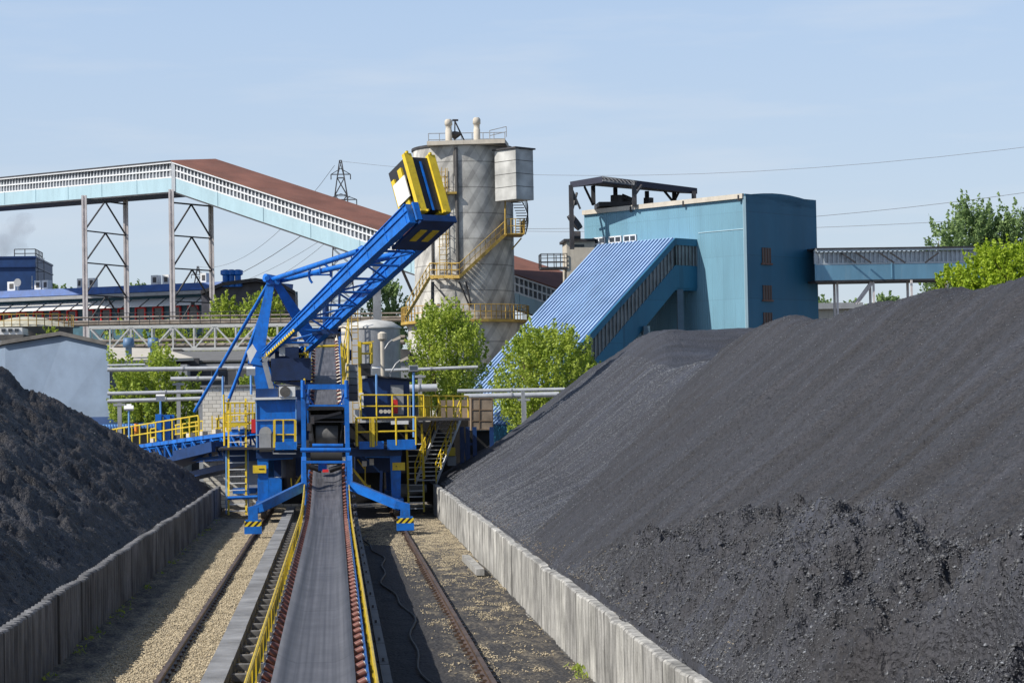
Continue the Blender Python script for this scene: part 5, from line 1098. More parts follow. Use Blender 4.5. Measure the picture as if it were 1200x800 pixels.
# ---- inclined blue gallery with ribbed roof
ig = empty('inclined_gallery', P(700, 600, 145), 'steep covered conveyor gallery with striped blue ribbed roof', 'conveyor gallery'); ig.location.z = 0
RB = mat('mid_blue_roof_sheet', (.085, .20, .43), .5, var=.16, dirtamt=.45, dirt=(.10, .17, .3), scale=.5); RBL = mat('pale_blue_roof_rib', (.26, .38, .58), .5, var=.14, dirtamt=.4, dirt=(.13, .22, .38), scale=.45)
T0 = P(790, 279, 152.0); Wg = 7.5; slope = .84; Ls = 15.6
up3 = V((-.83, -.56, -slope)); dirn = up3.normalized()
r0_ = T0; r1_ = T0+up3*Ls; nrm = dirn.cross(e1).normalized(); nrm = nrm if nrm.z > 0 else -nrm
b = MB(); b.prism([r0_, r1_, r1_+e1*Wg, r0_+e1*Wg], -nrm*.12); rfo = b.build('roof', RB, ig)
b = MB(); nrib = 21
for i in range(nrib):
    o_ = e1*((i+.5)*Wg/nrib); b.beam(r0_+o_+nrm*.05, r1_+o_+nrm*.04, .17, .07, nrm)
b.build('roof_rib', RBL, rfo)
flat = (V((C0.x, C0.y, 0))-V((T0.x, T0.y, 0))).dot(e2)
b = MB(); b.prism([r0_, r0_+e1*Wg, r0_+e1*Wg+e2*flat, r0_+e2*flat], V((0, 0, -.12))); b.build('flat_roof', RB, ig)
b = MB(); hS = 3.6; s0 = r0_-e1*.02; s1 = r1_-e1*.02; sF = s0+e2*flat
hw_ = 1.7
def side(mb, o0, o1, t, sh=0):
    mb.prism([s0+V((0, 0, -o0))-e1*sh, s1+V((0, 0, -o0*1.25))-e1*sh, s1+V((0, 0, -o1*1.25))-e1*sh, s0+V((0, 0, -o1))-e1*sh], e1*t)
    mb.prism([s0+V((0, 0, -o0))-e1*sh, sF+V((0, 0, -o0))-e1*sh, sF+V((0, 0, -o1))-e1*sh, s0+V((0, 0, -o1))-e1*sh], e1*t)
side(b, 0, .5, .12, .12); side(b, 1.95, 3.6, .12, .06); b.prism([s0-Z*3.6, s1-Z*4.5, s1-Z*4.5+e1*Wg, s0-Z*3.6+e1*Wg], V((0, 0, -.15))); b.prism([s0-Z*3.6, sF-Z*3.6, sF-Z*3.6+e1*Wg, s0-Z*3.6+e1*Wg], V((0, 0, -.15)))
side2 = b.build('side_wall', DB, ig)
b = MB(); side(b, .5, 1.95, .05, .0); b.build('glazing', mat('dull_glazing', (.16, .18, .19), .3, var=.4, scale=.7), ig)
b = MB(); n_ = 44
for i in range(n_+1): t = i/n_; q = s0.lerp(s1, t); b.beam(q-Z*(.5+.12*t)-e1*.06, q-Z*(1.95+.49*t)-e1*.06, .05, .1, YA)
for i in range(7): q = s0.lerp(sF, (i)/6); b.beam(q-Z*.5-e1*.06, q-Z*1.95-e1*.06, .05, .1, YA)
b.build('mullion', mat('grey_mullion', (.2, .25, .28), .5), ig)
b = MB(); b.prism([r1_-Z*.1, r1_+e1*Wg-Z*.1, r1_+e1*Wg-Z*4.5, r1_-Z*4.5], e2*.1); b.prism([s0+e1*Wg-Z*.1, s1+e1*Wg-Z*.1, s1+e1*Wg-Z*4.5, s0+e1*Wg-Z*3.6], -e1*.1); b.build('rear_wall', DB, ig)
b = MB(); 
for dd, hh in ((3.2, 0), (-.5, 0)):
    q = r0_+V((NLf.x, NLf.y, 0))*dd; z_ = r0_.z-3.7-(slope*dd if dd > 0 else 0); b.beam(V((q.x, q.y, 0)), V((q.x, q.y, z_)), .45, .45, YA); q2 = q+e1*(Wg-1); b.beam(V((q2.x, q2.y, 0)), V((q2.x, q2.y, z_)), .4, .4, YA); b.beam(V((q.x, q.y, z_*.55)), V((q2.x, q2.y, z_*.55)), .2, .25); b.beam(V((q.x, q.y, z_*.55)), V((q2.x, q2.y, z_*.95)), .2, .2)
b.build('support_frame', mat('slate_blue_steel', (.07, .13, .18), .6), ig)

# ---- right hand gallery
gr = empty('conveyor_gallery', P(1080, 600, 155), 'level light blue elevated gallery with glazed upper half', 'conveyor gallery'); gr.location.z = 0
RG = mat('faded_blue_sheet', (.17, .36, .50), .6, var=.10, streak=5, scale=1.2, dirtamt=.35, dirt=(.35, .45, .5)); GG = mat('pale_see_through_glazing', (.62, .66, .70), .25, var=.25, scale=.5)
a_ = P(955, 291, 153); c_ = P(1230, 287.5, 156)
gallery(a_, c_, 1.15, 1.2, 3.0, .1, 52, gr, RG, mat('pale_frame', (.5, .56, .6), .5), GG, DSTEEL, top=.15, rows=1)
b = MB()
for px in (985, 1003, 1030, 1043, 1100, 1150): b.beam(P(px, 296, 153.15), P(px+(18 if px < 1060 else -16), 308, 153.15), .12, .05, YA)
b.build('inner_brace', DSTEEL, gr)
b = MB()
for px in (981, 1023.5, 1068, 1110, 1160):
    q = P(px, 328, 154); b.beam(q, V((q.x, q.y, 0)), .14, .14, YA); q2 = q+V((.25, 2, 0)); b.beam(q2, V((q2.x, q2.y, 0)), .16, .16, YA)
b.beam(P(1021, 330, 154), P(1002, 356, 154), .16, .16); b.beam(P(1024, 330, 154), P(1005, 356, 154), .12, .12); b.build('support_leg', TRS, gr)

# ---- small steel tank in the centre
tk = empty('storage_tank', P(438, 600, 136), 'small grey cylindrical tank with conical lid left of the leafy tree', 'tank'); tk.location.z = 0
q = P(438, 384, 134); b = MB(); b.lathe((q.x, 136, 0), [(1.72, 0), (1.72, q.z), ], 40); b.build('tank_shell', mat('dull_tank_steel', (.30, .31, .33), .5, metal=.2, var=.12, dirtamt=.3), tk, True)
b = MB(); b.lathe((q.x, 136, q.z), [(1.8, 0), (1.8, .1), (1.2, .45), (.2, .6)], 40); b.build('tank_lid', mat('pale_lid', (.5, .5, .48), .7), tk, True)
b = MB(); lx = P(416, 400, 134).x
for s in (-.2, .2): b.beam((lx+s, 134, 0), (lx+s, 134, P(416, 372, 134).z+.5), .06, .06, YA)
for i in range(26): b.tube((lx-.2, 134, 1+i*.4), (lx+.2, 134, 1+i*.4), .03, 5)
b.build('tank_ladder', OCHRE, tk)
tk2 = empty('storage_tank', P(414, 600, 139), 'pale squat tank partly hidden behind the incline head', 'tank'); tk2.location.z = 0
q = P(414, 388, 138); b = MB(); b.lathe((q.x, 140, 0), [(1.5, 0), (1.5, q.z), (1.0, q.z+.4), (.2, q.z+.5)], 32); b.build('tank_shell', CREAM, tk2, True)
b = MB(); b.lathe((q.x, 140, q.z), [(1.56, -.15), (1.56, 0)], 32); b.build('tank_rim', STEEL, tk2)

# ---- pipe bridge truss
tb = empty('pipe_bridge', P(270, 600, 172), 'white steel truss bridge carrying pipes behind the stacker mast', 'pipe bridge'); tb.location.z = 0
WT = mat('white_truss_paint', (.66, .66, .63), .55, var=.1, dirtamt=.3, dirt=(.3, .2, .12))
a0 = P(104, 386, 172); a1 = P(446, 376, 172); z1_ = (a0.z+a1.z)/2; z0_ = P(270, 408, 172).z
b = MB(); nb_ = 14
for Yo in (0, 2.2):
    A_ = V((a0.x, 172+Yo, 0)); B_ = V((a1.x, 172+Yo, 0))
    b.beam(A_+Z*z1_, B_+Z*z1_, .18, .2); b.beam(A_+Z*z0_, B_+Z*z0_, .18, .2)
    for i in range(nb_+1):
        c_ = A_.lerp(B_, i/nb_); b.beam(c_+Z*z0_, c_+Z*z1_, .12, .12, YA)
        if i < nb_:
            d_ = A_.lerp(B_, (i+1)/nb_); b.beam(c_+Z*(z1_ if i % 2 == 0 else z0_), d_+Z*(z0_ if i % 2 == 0 else z1_), .14, .12)
b.build('truss', WT, tb)
b = MB()
for k, (zz, r_) in enumerate(((z0_+.3, .2), (z0_+.75, .14), (z1_+.5, .1), (z1_+.85, .07), (z1_+.3, .14))): b.tube((a0.x-6, 173+.2*k, zz), (a1.x+2, 173+.2*k, zz), r_, 10)
b.build('pipe', mat('rusty_pipe', (.3, .26, .22), .6, var=.3, dirtamt=.5, dirt=(.2, .09, .05)), tb, True)
b = MB()
for i in range(30): c_ = V((a0.x, 172, 0)).lerp(V((a1.x, 172, 0)), i/29); b.tube(c_+Z*(z1_+.1), c_+Z*(z1_+1.1), .03, 5)
b.tube((a0.x, 172, z1_+1.1), (a1.x, 172, z1_+1.1), .03, 5); b.build('railing', DSTEEL, tb)
b = MB()
for px in (104, 208, 330, 440): q = P(px, 400, 172); b.box(q.x-.35, q.x+.35, 171.8, 174.4, 0, z0_)
b.build('pier', DCON, tb)

# ---- long row building with red windows, blue roof
rb = empty('office_row', P(150, 600, 228), 'long low building with blue roof band, white sloping awnings and red framed windows', 'building'); rb.location.z = 0
ra = P(-40, 352, 238); rc = P(302, 337, 222); rd = (rc-ra); rdh = V((rd.x, rd.y, 0)).normalized(); rn = V((rdh.y, -rdh.x, 0))
def rp(t, z_, o_=0): q = ra+rd*t; return V((q.x, q.y, z_))+rn*o_
zr_ = (ra.z+rc.z)/2; m_px = 1/11.0
b = MB(); b.prism([rp(0, 0), rp(1, 0), rp(1, zr_), rp(0, zr_)], -rn*9); b.build('wall', mat('teal_grey_wall', (.05, .13, .17), .7, var=.2), rb)
b = MB(); b.prism([rp(0, zr_+.0, 1.2), rp(1, zr_+.0, 1.2), rp(1, zr_+.75, 1.0), rp(0, zr_+.75, 1.0)], -rn*9); b.build('roof_band', mat('royal_blue_band', (.015, .09, .33), .5, var=.2), rb)
b = MB(); b.prism([rp(0, zr_-.45, 1.6), rp(1, zr_-.45, 1.6), rp(1, zr_-.1, 1.6), rp(0, zr_-.1, 1.6)], -rn*.3); b.build('pale_band', GREY, rb)
nA = 17
for i in range(nA):
    t0 = i/nA; t1 = (i+.88)/nA; q = MB(); q.prism([rp(t0, zr_-.7, .2), rp(t1, zr_-.7, .2), rp(t1-.012, zr_-1.5, 1.3), rp(t0-.012, zr_-1.5, 1.3)], V((0, 0, -.06))); q.build('awning', WHITE, rb)
    tm = (t0+t1)/2; q = MB(); q.prism([rp(tm-.014, zr_-3.05, .05), rp(tm+.014, zr_-3.05, .05), rp(tm+.014, zr_-1.5, .05), rp(tm-.014, zr_-1.5, .05)], rn*.06); wn = q.build('window', GLASS, rb)
    q = MB(); pz = [rp(tm-.016, zr_-3.1, .15), rp(tm+.016, zr_-3.1, .15), rp(tm+.016, zr_-1.6, .15), rp(tm-.016, zr_-1.6, .15)]
    for k in range(4): q.beam(pz[k], pz[(k+1) % 4], .15, .22, rn)
    q.build('window_frame', RED, wn)
for px, w_ in ((12, 1), (44, .8), (53, .7), (94, .55), (108, .7), (182, .8), (195, .8), (238, .7)):
    t = (px+40)/342; q = MB(); zz = zr_+.75; c_ = rp(t, zz+.55, -1); q.obox(c_, rdh, rn, Z, w_*1.0, .8, 1.1); au = q.build('air_conditioner', WHITE, rb); q = MB(); c_ = rp(t+.001, zz+.6, -.58); q.obox(c_, rdh, rn, Z, w_*.5, .05, .55); q.build('fan_grille', DCON, au)
q = MB(); c_ = rp((21+40)/342, zr_+1.7, -.5); q.tube(c_, c_+rn*.1, .45, 16); q.tube(c_-Z*.8, c_, .06, 6); q.build('satellite_dish', GREY, rb)
q = MB(); q.tube(rp((35+40)/342, zr_+1, -1), rp((35+40)/342, zr_+2.4, -1), .06, 6); q.box(0, .01, 0, .01, 0, .01) if False else None; q.build('aerial', STEEL, rb)
# hall at the right end of the row with blue roof ventilators
hall = empty('workshop_hall', P(310, 600, 210), 'dark low hall with curved grey roof and three blue ventilators', 'building'); hall.location.z = 0
b = MB(); hp = [P(236, 346, 212), P(262, 336, 212), P(300, 331, 212), P(330, 337, 212), P(346, 346, 212)]; lowl = V((hp[-1].x, 212, 0)); lowr = V((hp[0].x, 212, 0)); b.prism(hp+[lowl, lowr], V((0, 16, 0))); b.build('hall_wall', mat('slate_wall', (.10, .10, .12), .7, var=.2), hall)
b = MB()
for p_, q_ in zip(hp[:-1], hp[1:]): b.prism([p_+V((0, -1, .05)), q_+V((0, -1, .05)), q_+V((0, -1, .4)), p_+V((0, -1, .4))], V((0, 17, 0)))
b.build('hall_roof', DSTEEL, hall)
for px in (264.5, 271.5, 279): q = P(px, 336, 211.5); b = MB(); b.lathe(q, [(.42, 0), (.42, .5), (.3, .55), (.3, 1.1), (.5, 1.2), (.5, 1.6), (.2, 1.7)], 12); b.build('roof_ventilator', BLUE, hall)
# dark blue block far left
fb = empty('blue_block', P(10, 600, 255), 'dark navy windowless block at far left edge behind the offices', 'building'); fb.location.z = 0
q0 = P(-60, 298, 255); q1 = P(41.5, 302, 250); b = MB(); b.box(q0.x, q1.x, 250, 265, 0, q1.z); b.build('block_wall', mat('navy_sheet', (.012, .05, .16), .5, var=.12), fb)
b = MB(); b.box(q0.x, q1.x+.1, 249.8, 265, q1.z-1.1, q1.z-.95); b.box(q0.x, q1.x+.1, 249.9, 265, q1.z, q1.z+.2); b.build('roof_trim', DBLUE, fb)
b = MB(); g0 = P(17, 302, 250); b.rail([V((g0.x, 250, q1.z)), V((q1.x, 250, q1.z)), V((q1.x, 256, q1.z))], 1.0, 1.3, .05, 2)
for s in (0, .7): b.beam((q1.x+.2+s, 250.5, 8), (q1.x+.2+s, 250.5, q1.z), .07, .07, YA)
for i in range(12): b.beam((q1.x, 250.5, q1.z-.6-i*1.0), (q1.x+.9, 250.5, q1.z-.6-i*1.0), .05, .05)
b.build('railing', DSTEEL, fb)
# domed round tank left
dt = empty('domed_tank', P(25, 600, 162), 'wide round tank with shallow cream dome at far left', 'tank'); dt.location.z = 0
q = P(22, 382, 158); b = MB(); b.lathe((q.x, 162, 0), [(3.4, 0), (3.4, q.z)], 40); b.build('tank_wall', DCON, dt, True)
b = MB(); b.lathe((q.x, 162, q.z), [(3.5, 0), (3.4, .1), (2.3, .45), (1.2, .75), (.3, .85)], 40); b.build('dome', mat('stained_cream', (.5, .48, .38), .85, var=.2, dirtamt=.4, dirt=(.15, .14, .08)), dt, True)
b = MB(); pr = [V((q.x+3.45*math.cos(a), 162+3.45*math.sin(a), q.z)) for a in np.linspace(math.pi, 2*math.pi, 19)]; b.rail(pr, .9, .5, .03, 2); b.build('railing', OCHRE, dt)
wb = empty('pump_house', P(5, 600, 156), 'small white building with row of tiny dark windows at left edge', 'building'); wb.location.z = 0
q0 = P(-30, 386, 155); q1 = P(26, 386, 155); b = MB(); b.box(q0.x, q1.x, 155, 158, 0, P(10, 384, 155).z); b.build('house_wall', WHITE, wb)
for px in (4, 12, 19.5): q = P(px, 387, 154.95); b = MB(); b.box(q.x-.14, q.x+.14, 154.9, 155.02, q.z-.1, q.z+.12); b.build('window', GLASS, wb)
b = MB(); b.box(q0.x, q1.x+.1, 154.8, 158.2, P(10, 394.5, 155).z-.2, P(10, 392, 155).z); b.build('ledge', DCON, wb)

# ---- grey shed on the left
sh = empty('gabled_shed', P(70, 600, 148), 'plain grey blue gable end shed behind the shaded coal heap', 'shed'); sh.location.z = 0
SH = mat('grey_blue_render', (.19, .25, .34), .85, var=.10, scale=.7, dirtamt=.15, dirt=(.2, .22, .25))
g0, g1, gk = P(6, 404, 148), P(128, 405, 144), P(74, 393, 146)
nS = V((g1.y-g0.y, -(g1.x-g0.x), 0)).normalized(); 
b = MB(); poly = [V((g0.x, g0.y, 0)), V((g1.x, g1.y, 0)), V((g1.x, g1.y, g1.z)), V((gk.x, gk.y, gk.z)), V((g0.x, g0.y, g0.z))]; b.prism(poly, V((-3.2, 12, 0))); b.build('wall', SH, sh)
b = MB()
for p_, q_ in ((g0, gk), (gk, g1)): b.prism([V(p_)+nS*.35+Z*.02, V(q_)+nS*.35+Z*.02, V(q_)+nS*.35+Z*.28, V(p_)+nS*.35+Z*.28], V((-3.2, 12.5, 0)))
b.build('roof', DCON, sh)
lt_ = empty('lean_to', P(120, 600, 140), 'low dark lean-to with bright blue ribbed roof edge below the grey shed', 'shed'); lt_.location.z = 0
q0, q1 = P(70, 489, 138), P(190, 499, 134); b = MB(); b.box(q0.x, q1.x, 134.4, 142, 0, q1.z-.1); b.build('wall', DCON, lt_)
b = MB(); b.prism([V((q0.x, 134, q1.z-.1)), V((q1.x, 134, q1.z-.1)), V((q1.x, 142, q1.z+.55)), V((q0.x, 142, q1.z+.55))], V((0, 0, .08))); b.build('roof', DBLUE, lt_)
b = MB(); b.tube((q0.x, 133.95, q1.z+.02), (q1.x, 133.95, q1.z+.02), .14, 8)
for i in range(40): xx = q0.x+(q1.x-q0.x)*i/40; b.box(xx, xx+.05, 133.8, 134.0, q1.z-.12, q1.z+.17)
b.build('roof_edge', LBLUE, lt_)
# cream roof annex + grey buildings behind bushes
an = empty('flat_roof_annex', P(170, 600, 152), 'low annex with cream sloping roof beside the grey shed', 'building'); an.location.z = 0
q = [P(128, 407, 156), P(190, 408, 158), P(227, 419, 152), P(128, 423, 148)]; b = MB(); b.prism(q, V((0, 0, -.2))); b.build('roof', mat('cream_roof', (.55, .51, .44), .8, var=.08), an)
b = MB(); b.box(q[0].x, P(222, 420, 152).x, 149.5, 156, 0, P(170, 423.5, 150).z-.25); b.build('wall', GREY, an)
for px in (150, 179):
    c_ = P(px, 411, 150); dr = empty('blue_drum', V((c_.x, 150.5, c_.z)), 'left blue drum on the cream roof' if px == 150 else 'right blue drum on the cream roof', 'drum', 'blue drums'); b = MB(); b.lathe((c_.x, 150.5, c_.z), [(.22, -.3), (.22, .25), (.38, .26), (.40, .5), (.36, .9), (.1, .95)], 16); b.build('drum_body', mat('slate_blue_drum', (.10, .19, .33), .5), dr, True)
db_ = empty('dark_warehouse', P(250, 600, 160), 'dark grey flat warehouse behind the white pipes and stays', 'building'); db_.location.z = 0
q0, q1 = P(186, 420, 154), P(300, 415, 154); b = MB(); b.box(q0.x, q1.x, 154, 166, 0, P(250, 424, 154).z); b.build('wall', mat('dark_grey_wall', (.10, .10, .105), .85, var=.2), db_)
b = MB(); b.box(q0.x-.3, P(233, 420, 153).x, 152.8, 154, 0, P(200, 420, 153).z); b.build('front_bay', mat('charcoal_wall', (.06, .06, .068), .85), db_)
b = MB(); b.prism([V((q0.x, 153.8, P(250, 424, 154).z)), V((q1.x+6, 153.8, P(250, 424, 154).z)), V((q1.x+6, 166, P(250, 424, 154).z+1.0)), V((q0.x, 166, P(250, 424, 154).z+1.0))], V((0, 0, .12))); b.build('roof', mat('ash_grey_roof', (.15, .15, .15), .9), db_)
b = MB(); 
for i in range(7): xx = q0.x+1+i*.9; b.box(xx, xx+.06, 153.9, 154.0, .5, P(250, 428, 154).z)
b.box(q0.x, q1.x, 153.85, 154, P(250, 429, 154).z, P(250, 426.5, 154).z); b.build('wall_post', GREY, db_)
bb = empty('grey_outbuilding', P(370, 600, 165), 'low grey outbuilding with pale band behind the stacker mast', 'building'); bb.location.z = 0
q0, q1 = P(298, 415, 165), P(480, 415, 165); b = MB(); b.box(q0.x, q1.x, 165, 176, 0, P(350, 424, 165).z); b.build('wall', GREY, bb)
b = MB(); b.box(q0.x, q1.x, 164.8, 176, P(350, 424, 165).z, P(350, 411, 165).z); b.build('roof', DCON, bb)
# yard wall of white blocks behind the ladder
yw = empty('block_wall', P(270, 600, 113), 'pale concrete block wall standing behind the ladder and boom', 'wall'); yw.location.z = 0
def blockmat():
    M_ = bpy.data.materials.new('white_blockwork'); M_.use_nodes = True; t = M_.node_tree; b_ = t.nodes['Principled BSDF']
    tc = t.nodes.new('ShaderNodeTexCoord'); mp = t.nodes.new('ShaderNodeMapping'); mp.inputs['Rotation'].default_value = (math.radians(90), 0, 0); br = t.nodes.new('ShaderNodeTexBrick')
    br.inputs['Scale'].default_value = 1; br.inputs['Brick Width'].default_value = .4; br.inputs['Row Height'].default_value = .2; br.inputs['Mortar Size'].default_value = .012
    br.inputs['Color1'].default_value = (.78, .75, .67, 1); br.inputs['Color2'].default_value = (.64, .61, .54, 1); br.inputs['Mortar'].default_value = (.28, .26, .23, 1)
    t.links.new(tc.outputs['Object'], mp.inputs[0]); t.links.new(mp.outputs[0], br.inputs['Vector']); t.links.new(br.outputs[0], b_.inputs['Base Color']); b_.inputs['Roughness'].default_value = .9
    return M_
q0, q1 = P(237, 452, 112), P(352, 452, 112); b = MB(); b.box(q0.x, q1.x, 112, 112.4, 0, P(280, 453, 112).z); b.build('wall_face', blockmat(), yw)
b = MB(); b.box(q0.x-.1, q1.x+.1, 111.9, 112.5, P(280, 453, 112).z, P(280, 453, 112).z+.1); b.build('coping', CONCL, yw)
# ---- long pipes
def pipeline(segs, supports, label, group='white yard pipes'):
    t = empty('pipeline', V((segs[0][0].x, segs[0][0].y, 0)), label, 'pipe', group)
    segs = [(a, c_, r_*.68) for a, c_, r_ in segs]
    for (a, c_, r_) in segs: q = MB(); q.tube(a, c_, r_, 14); q.build('pipe', PIPE, t, True)
    for a in supports: q = MB(); q.box(a.x-.12, a.x+.12, a.y-.1, a.y+.1, 0, a.z-.1); q.box(a.x-.35, a.x+.35, a.y-.12, a.y+.12, a.z-.28, a.z-.14); q.build('support', GREY, t)
    q = MB()
    for (a, c_, r_) in segs:
        n_ = max(2, int((c_-a).length/4))
        for i in range(1, n_): m_ = a.lerp(c_, i/n_); d_ = (c_-a).normalized(); q.tube(m_-d_*.04, m_+d_*.04, r_*1.35, 14)
    q.build('flange', STEEL, t, True)
pipeline([(P(126, 461, 128), P(262, 458, 128), .16), (P(126, 470, 127.5), P(262, 466, 127.5), .17)], [P(140, 470, 127.5), P(235, 469, 127.5)], 'pair of white pipes crossing low in front of the green shoots')
pipeline([(P(126, 433, 131), P(303, 431, 131), .2), (P(200, 444, 132), P(262, 443, 132), .2), (P(126, 428, 131.4), P(170, 427, 131.4), .1)], [P(209, 446, 131.5)], 'higher white pipe running from grey shed to the stacker mast')
pipeline([(P(536, 458, 126), P(662, 456, 126), .16), (P(544, 464.5, 125.5), P(655, 462, 125.5), .24)], [P(614, 464, 125.5)], 'pair of white pipes in front of the larger tree')
pipeline([(P(450, 434, 133), P(560, 430, 133), .15), (P(470, 455, 131), P(512, 454, 131), .34)], [P(492, 437, 133)], 'white pipe and fat buff pipe behind the machinery house')
b = MB(); q = P(613, 470, 124); b.beam((q.x, 124, P(613, 458, 124).z), (q.x, 124, 0), .2, .2, YA); tag(b.build('pipe_post', STEEL), 'thin grey post standing in front of the larger tree', 'post')
# street lamps near the tank
for (px, py, qx, qy, by, lb) in ((466, 396, 451, 412, 470, 'curved lamp arm in front of the small tank'), (475, 420, 459, 437, 470, 'lower tilted street lamp beside the machinery house')):
    base = P(qx-1, by, 118); t = empty('street_lamp', V((base.x, 118, 0)), lb, 'street lamp', 'street lamps')
    b = MB(); e_ = P(qx, qy, 118); b.tube((base.x, 118, 0), V((base.x, 118, e_.z)), .06, 8); h_ = P(px-6, py+2, 118); b.path([V((base.x, 118, e_.z)), e_.lerp(h_, .5)+Z*.15, h_], .05, 8); b.build('lamp_post', STEEL, t)
    b = MB(); a_ = P(px-6, py+3, 118); c_ = P(px+3, py-1, 118); b.taper(a_, c_, .14, .12, .3, .16); b.build('lamp_head', CREAM, t)
b = MB(); q = P(448, 395, 117); b.tube((q.x, 117, 0), (q.x, 117, q.z), .12, 10); tag_ = b.build('lamp_column', CREAM); b = MB(); b.lathe(q, [(.1, -.25), (.25, -.1), (.25, .2), (.1, .3)], 12); b.build('lamp_globe', CREAM, tag_); tag(tag_, 'thick cream column with bulb shaped top in front of the small tank', 'column')
b = MB(); q = P(441, 300, 150); b.box(q.x-.28, q.x+.28, 149.8, 150.2, 0, P(441, 306, 150).z); b.box(q.x-.5, q.x+.5, 149.7, 150.3, P(441, 306, 150).z, P(441, 303, 150).z); tag(b.build('concrete_mast', CONCL), 'pale square concrete mast showing through counterweight arm braces', 'mast')

# ---- pylons and wires
def pylon(px, ptop, Y, wbase, label):
    q = P(px, ptop, Y); H = q.z; t = empty('electricity_pylon', V((q.x, Y, 0)), label, 'pylon', 'electricity pylons')
    b = MB(); n_ = 16
    def hw2(z_): f = z_/H; return float(np.interp(f, [0, .5, .86, 1], [wbase*.5, 1.75, 1.05, .15]))
    for i in range(n_):
        z_a, z_b = H*i/n_, H*(i+1)/n_; wa, wb_ = hw2(z_a), hw2(z_b)
        for sx_, sy_ in ((-1, -1), (1, -1), (1, 1), (-1, 1)): b.beam((q.x+sx_*wa, Y+sy_*wa, z_a), (q.x+sx_*wb_, Y+sy_*wb_, z_b), .16, .16, YA)
        for s in (-1, 1): b.beam((q.x-wa, Y+s*wa, z_a), (q.x+wb_, Y+s*wb_, z_b), .09, .09, YA); b.beam((q.x+wa, Y+s*wa, z_a), (q.x-wb_, Y+s*wb_, z_b), .09, .09, YA); b.beam((q.x-wb_, Y+s*wb_, z_b), (q.x+wb_, Y+s*wb_, z_b), .09, .09)
    b.build('lattice_mast', DSTEEL, t)
    for f, l_ in ((.95, 1.5), (.86, 2.4), (.77, 2.9)):
        b = MB(); z_ = H*f
        for s in (-1, 1): b.beam((q.x, Y, z_), (q.x+s*l_, Y, z_), .14, .14); b.beam((q.x, Y, z_+.9), (q.x+s*l_, Y, z_), .1, .1); b.tube((q.x+s*l_, Y, z_), (q.x+s*l_, Y, z_-.8), .08, 6)
        b.build('cross_arm', DSTEEL, t)
pylon(399, 188, 330, 7, 'tall lattice pylon rising behind the brown gallery roof')
pylon(232, 312, 480, 6, 'small distant lattice pylon between the trestle columns')
WIREM = mat('grey_wire', (.16, .16, .17), .6)
def wire(pts, r_, label):
    b = MB(); (ax_, ay_, aY), (bx2, by2, bY), sag = pts; A_ = P(ax_, ay_, aY); B_ = P(bx2, by2, bY); pp = [A_.lerp(B_, i/14)-Z*sag*4*(i/14)*(1-i/14) for i in range(15)]; b.path(pp, r_, 5)
    tag(b.build('power_line', WIREM), label, 'power line', 'overhead wires')
wire(((399, 189, 330), (1260, 165, 230), 3.0), .024, 'highest thin wire crossing the sky to the right')
wire(((596, 268, 230), (1260, 217, 210), 1.2), .024, 'middle thin wire behind the blue building')
wire(((560, 270, 260), (1260, 250, 220), .8), .024, 'lowest thin wire passing above the level blue gallery')
wire(((392, 194, 330), (230, 312, 480), 5), .035, 'left wire from tall pylon down to distant pylon')
wire(((410, 230, 330), (160, 345, 480), 5), .06, 'long wire sagging behind the brown roofed gallery')
wire(((400, 268, 300), (240, 345, 420), 3), .03, 'wire dropping leftwards under the sloping gallery')
wire(((390, 272, 300), (180, 345, 420), 3), .03, 'second wire dropping leftwards under the sloping gallery')

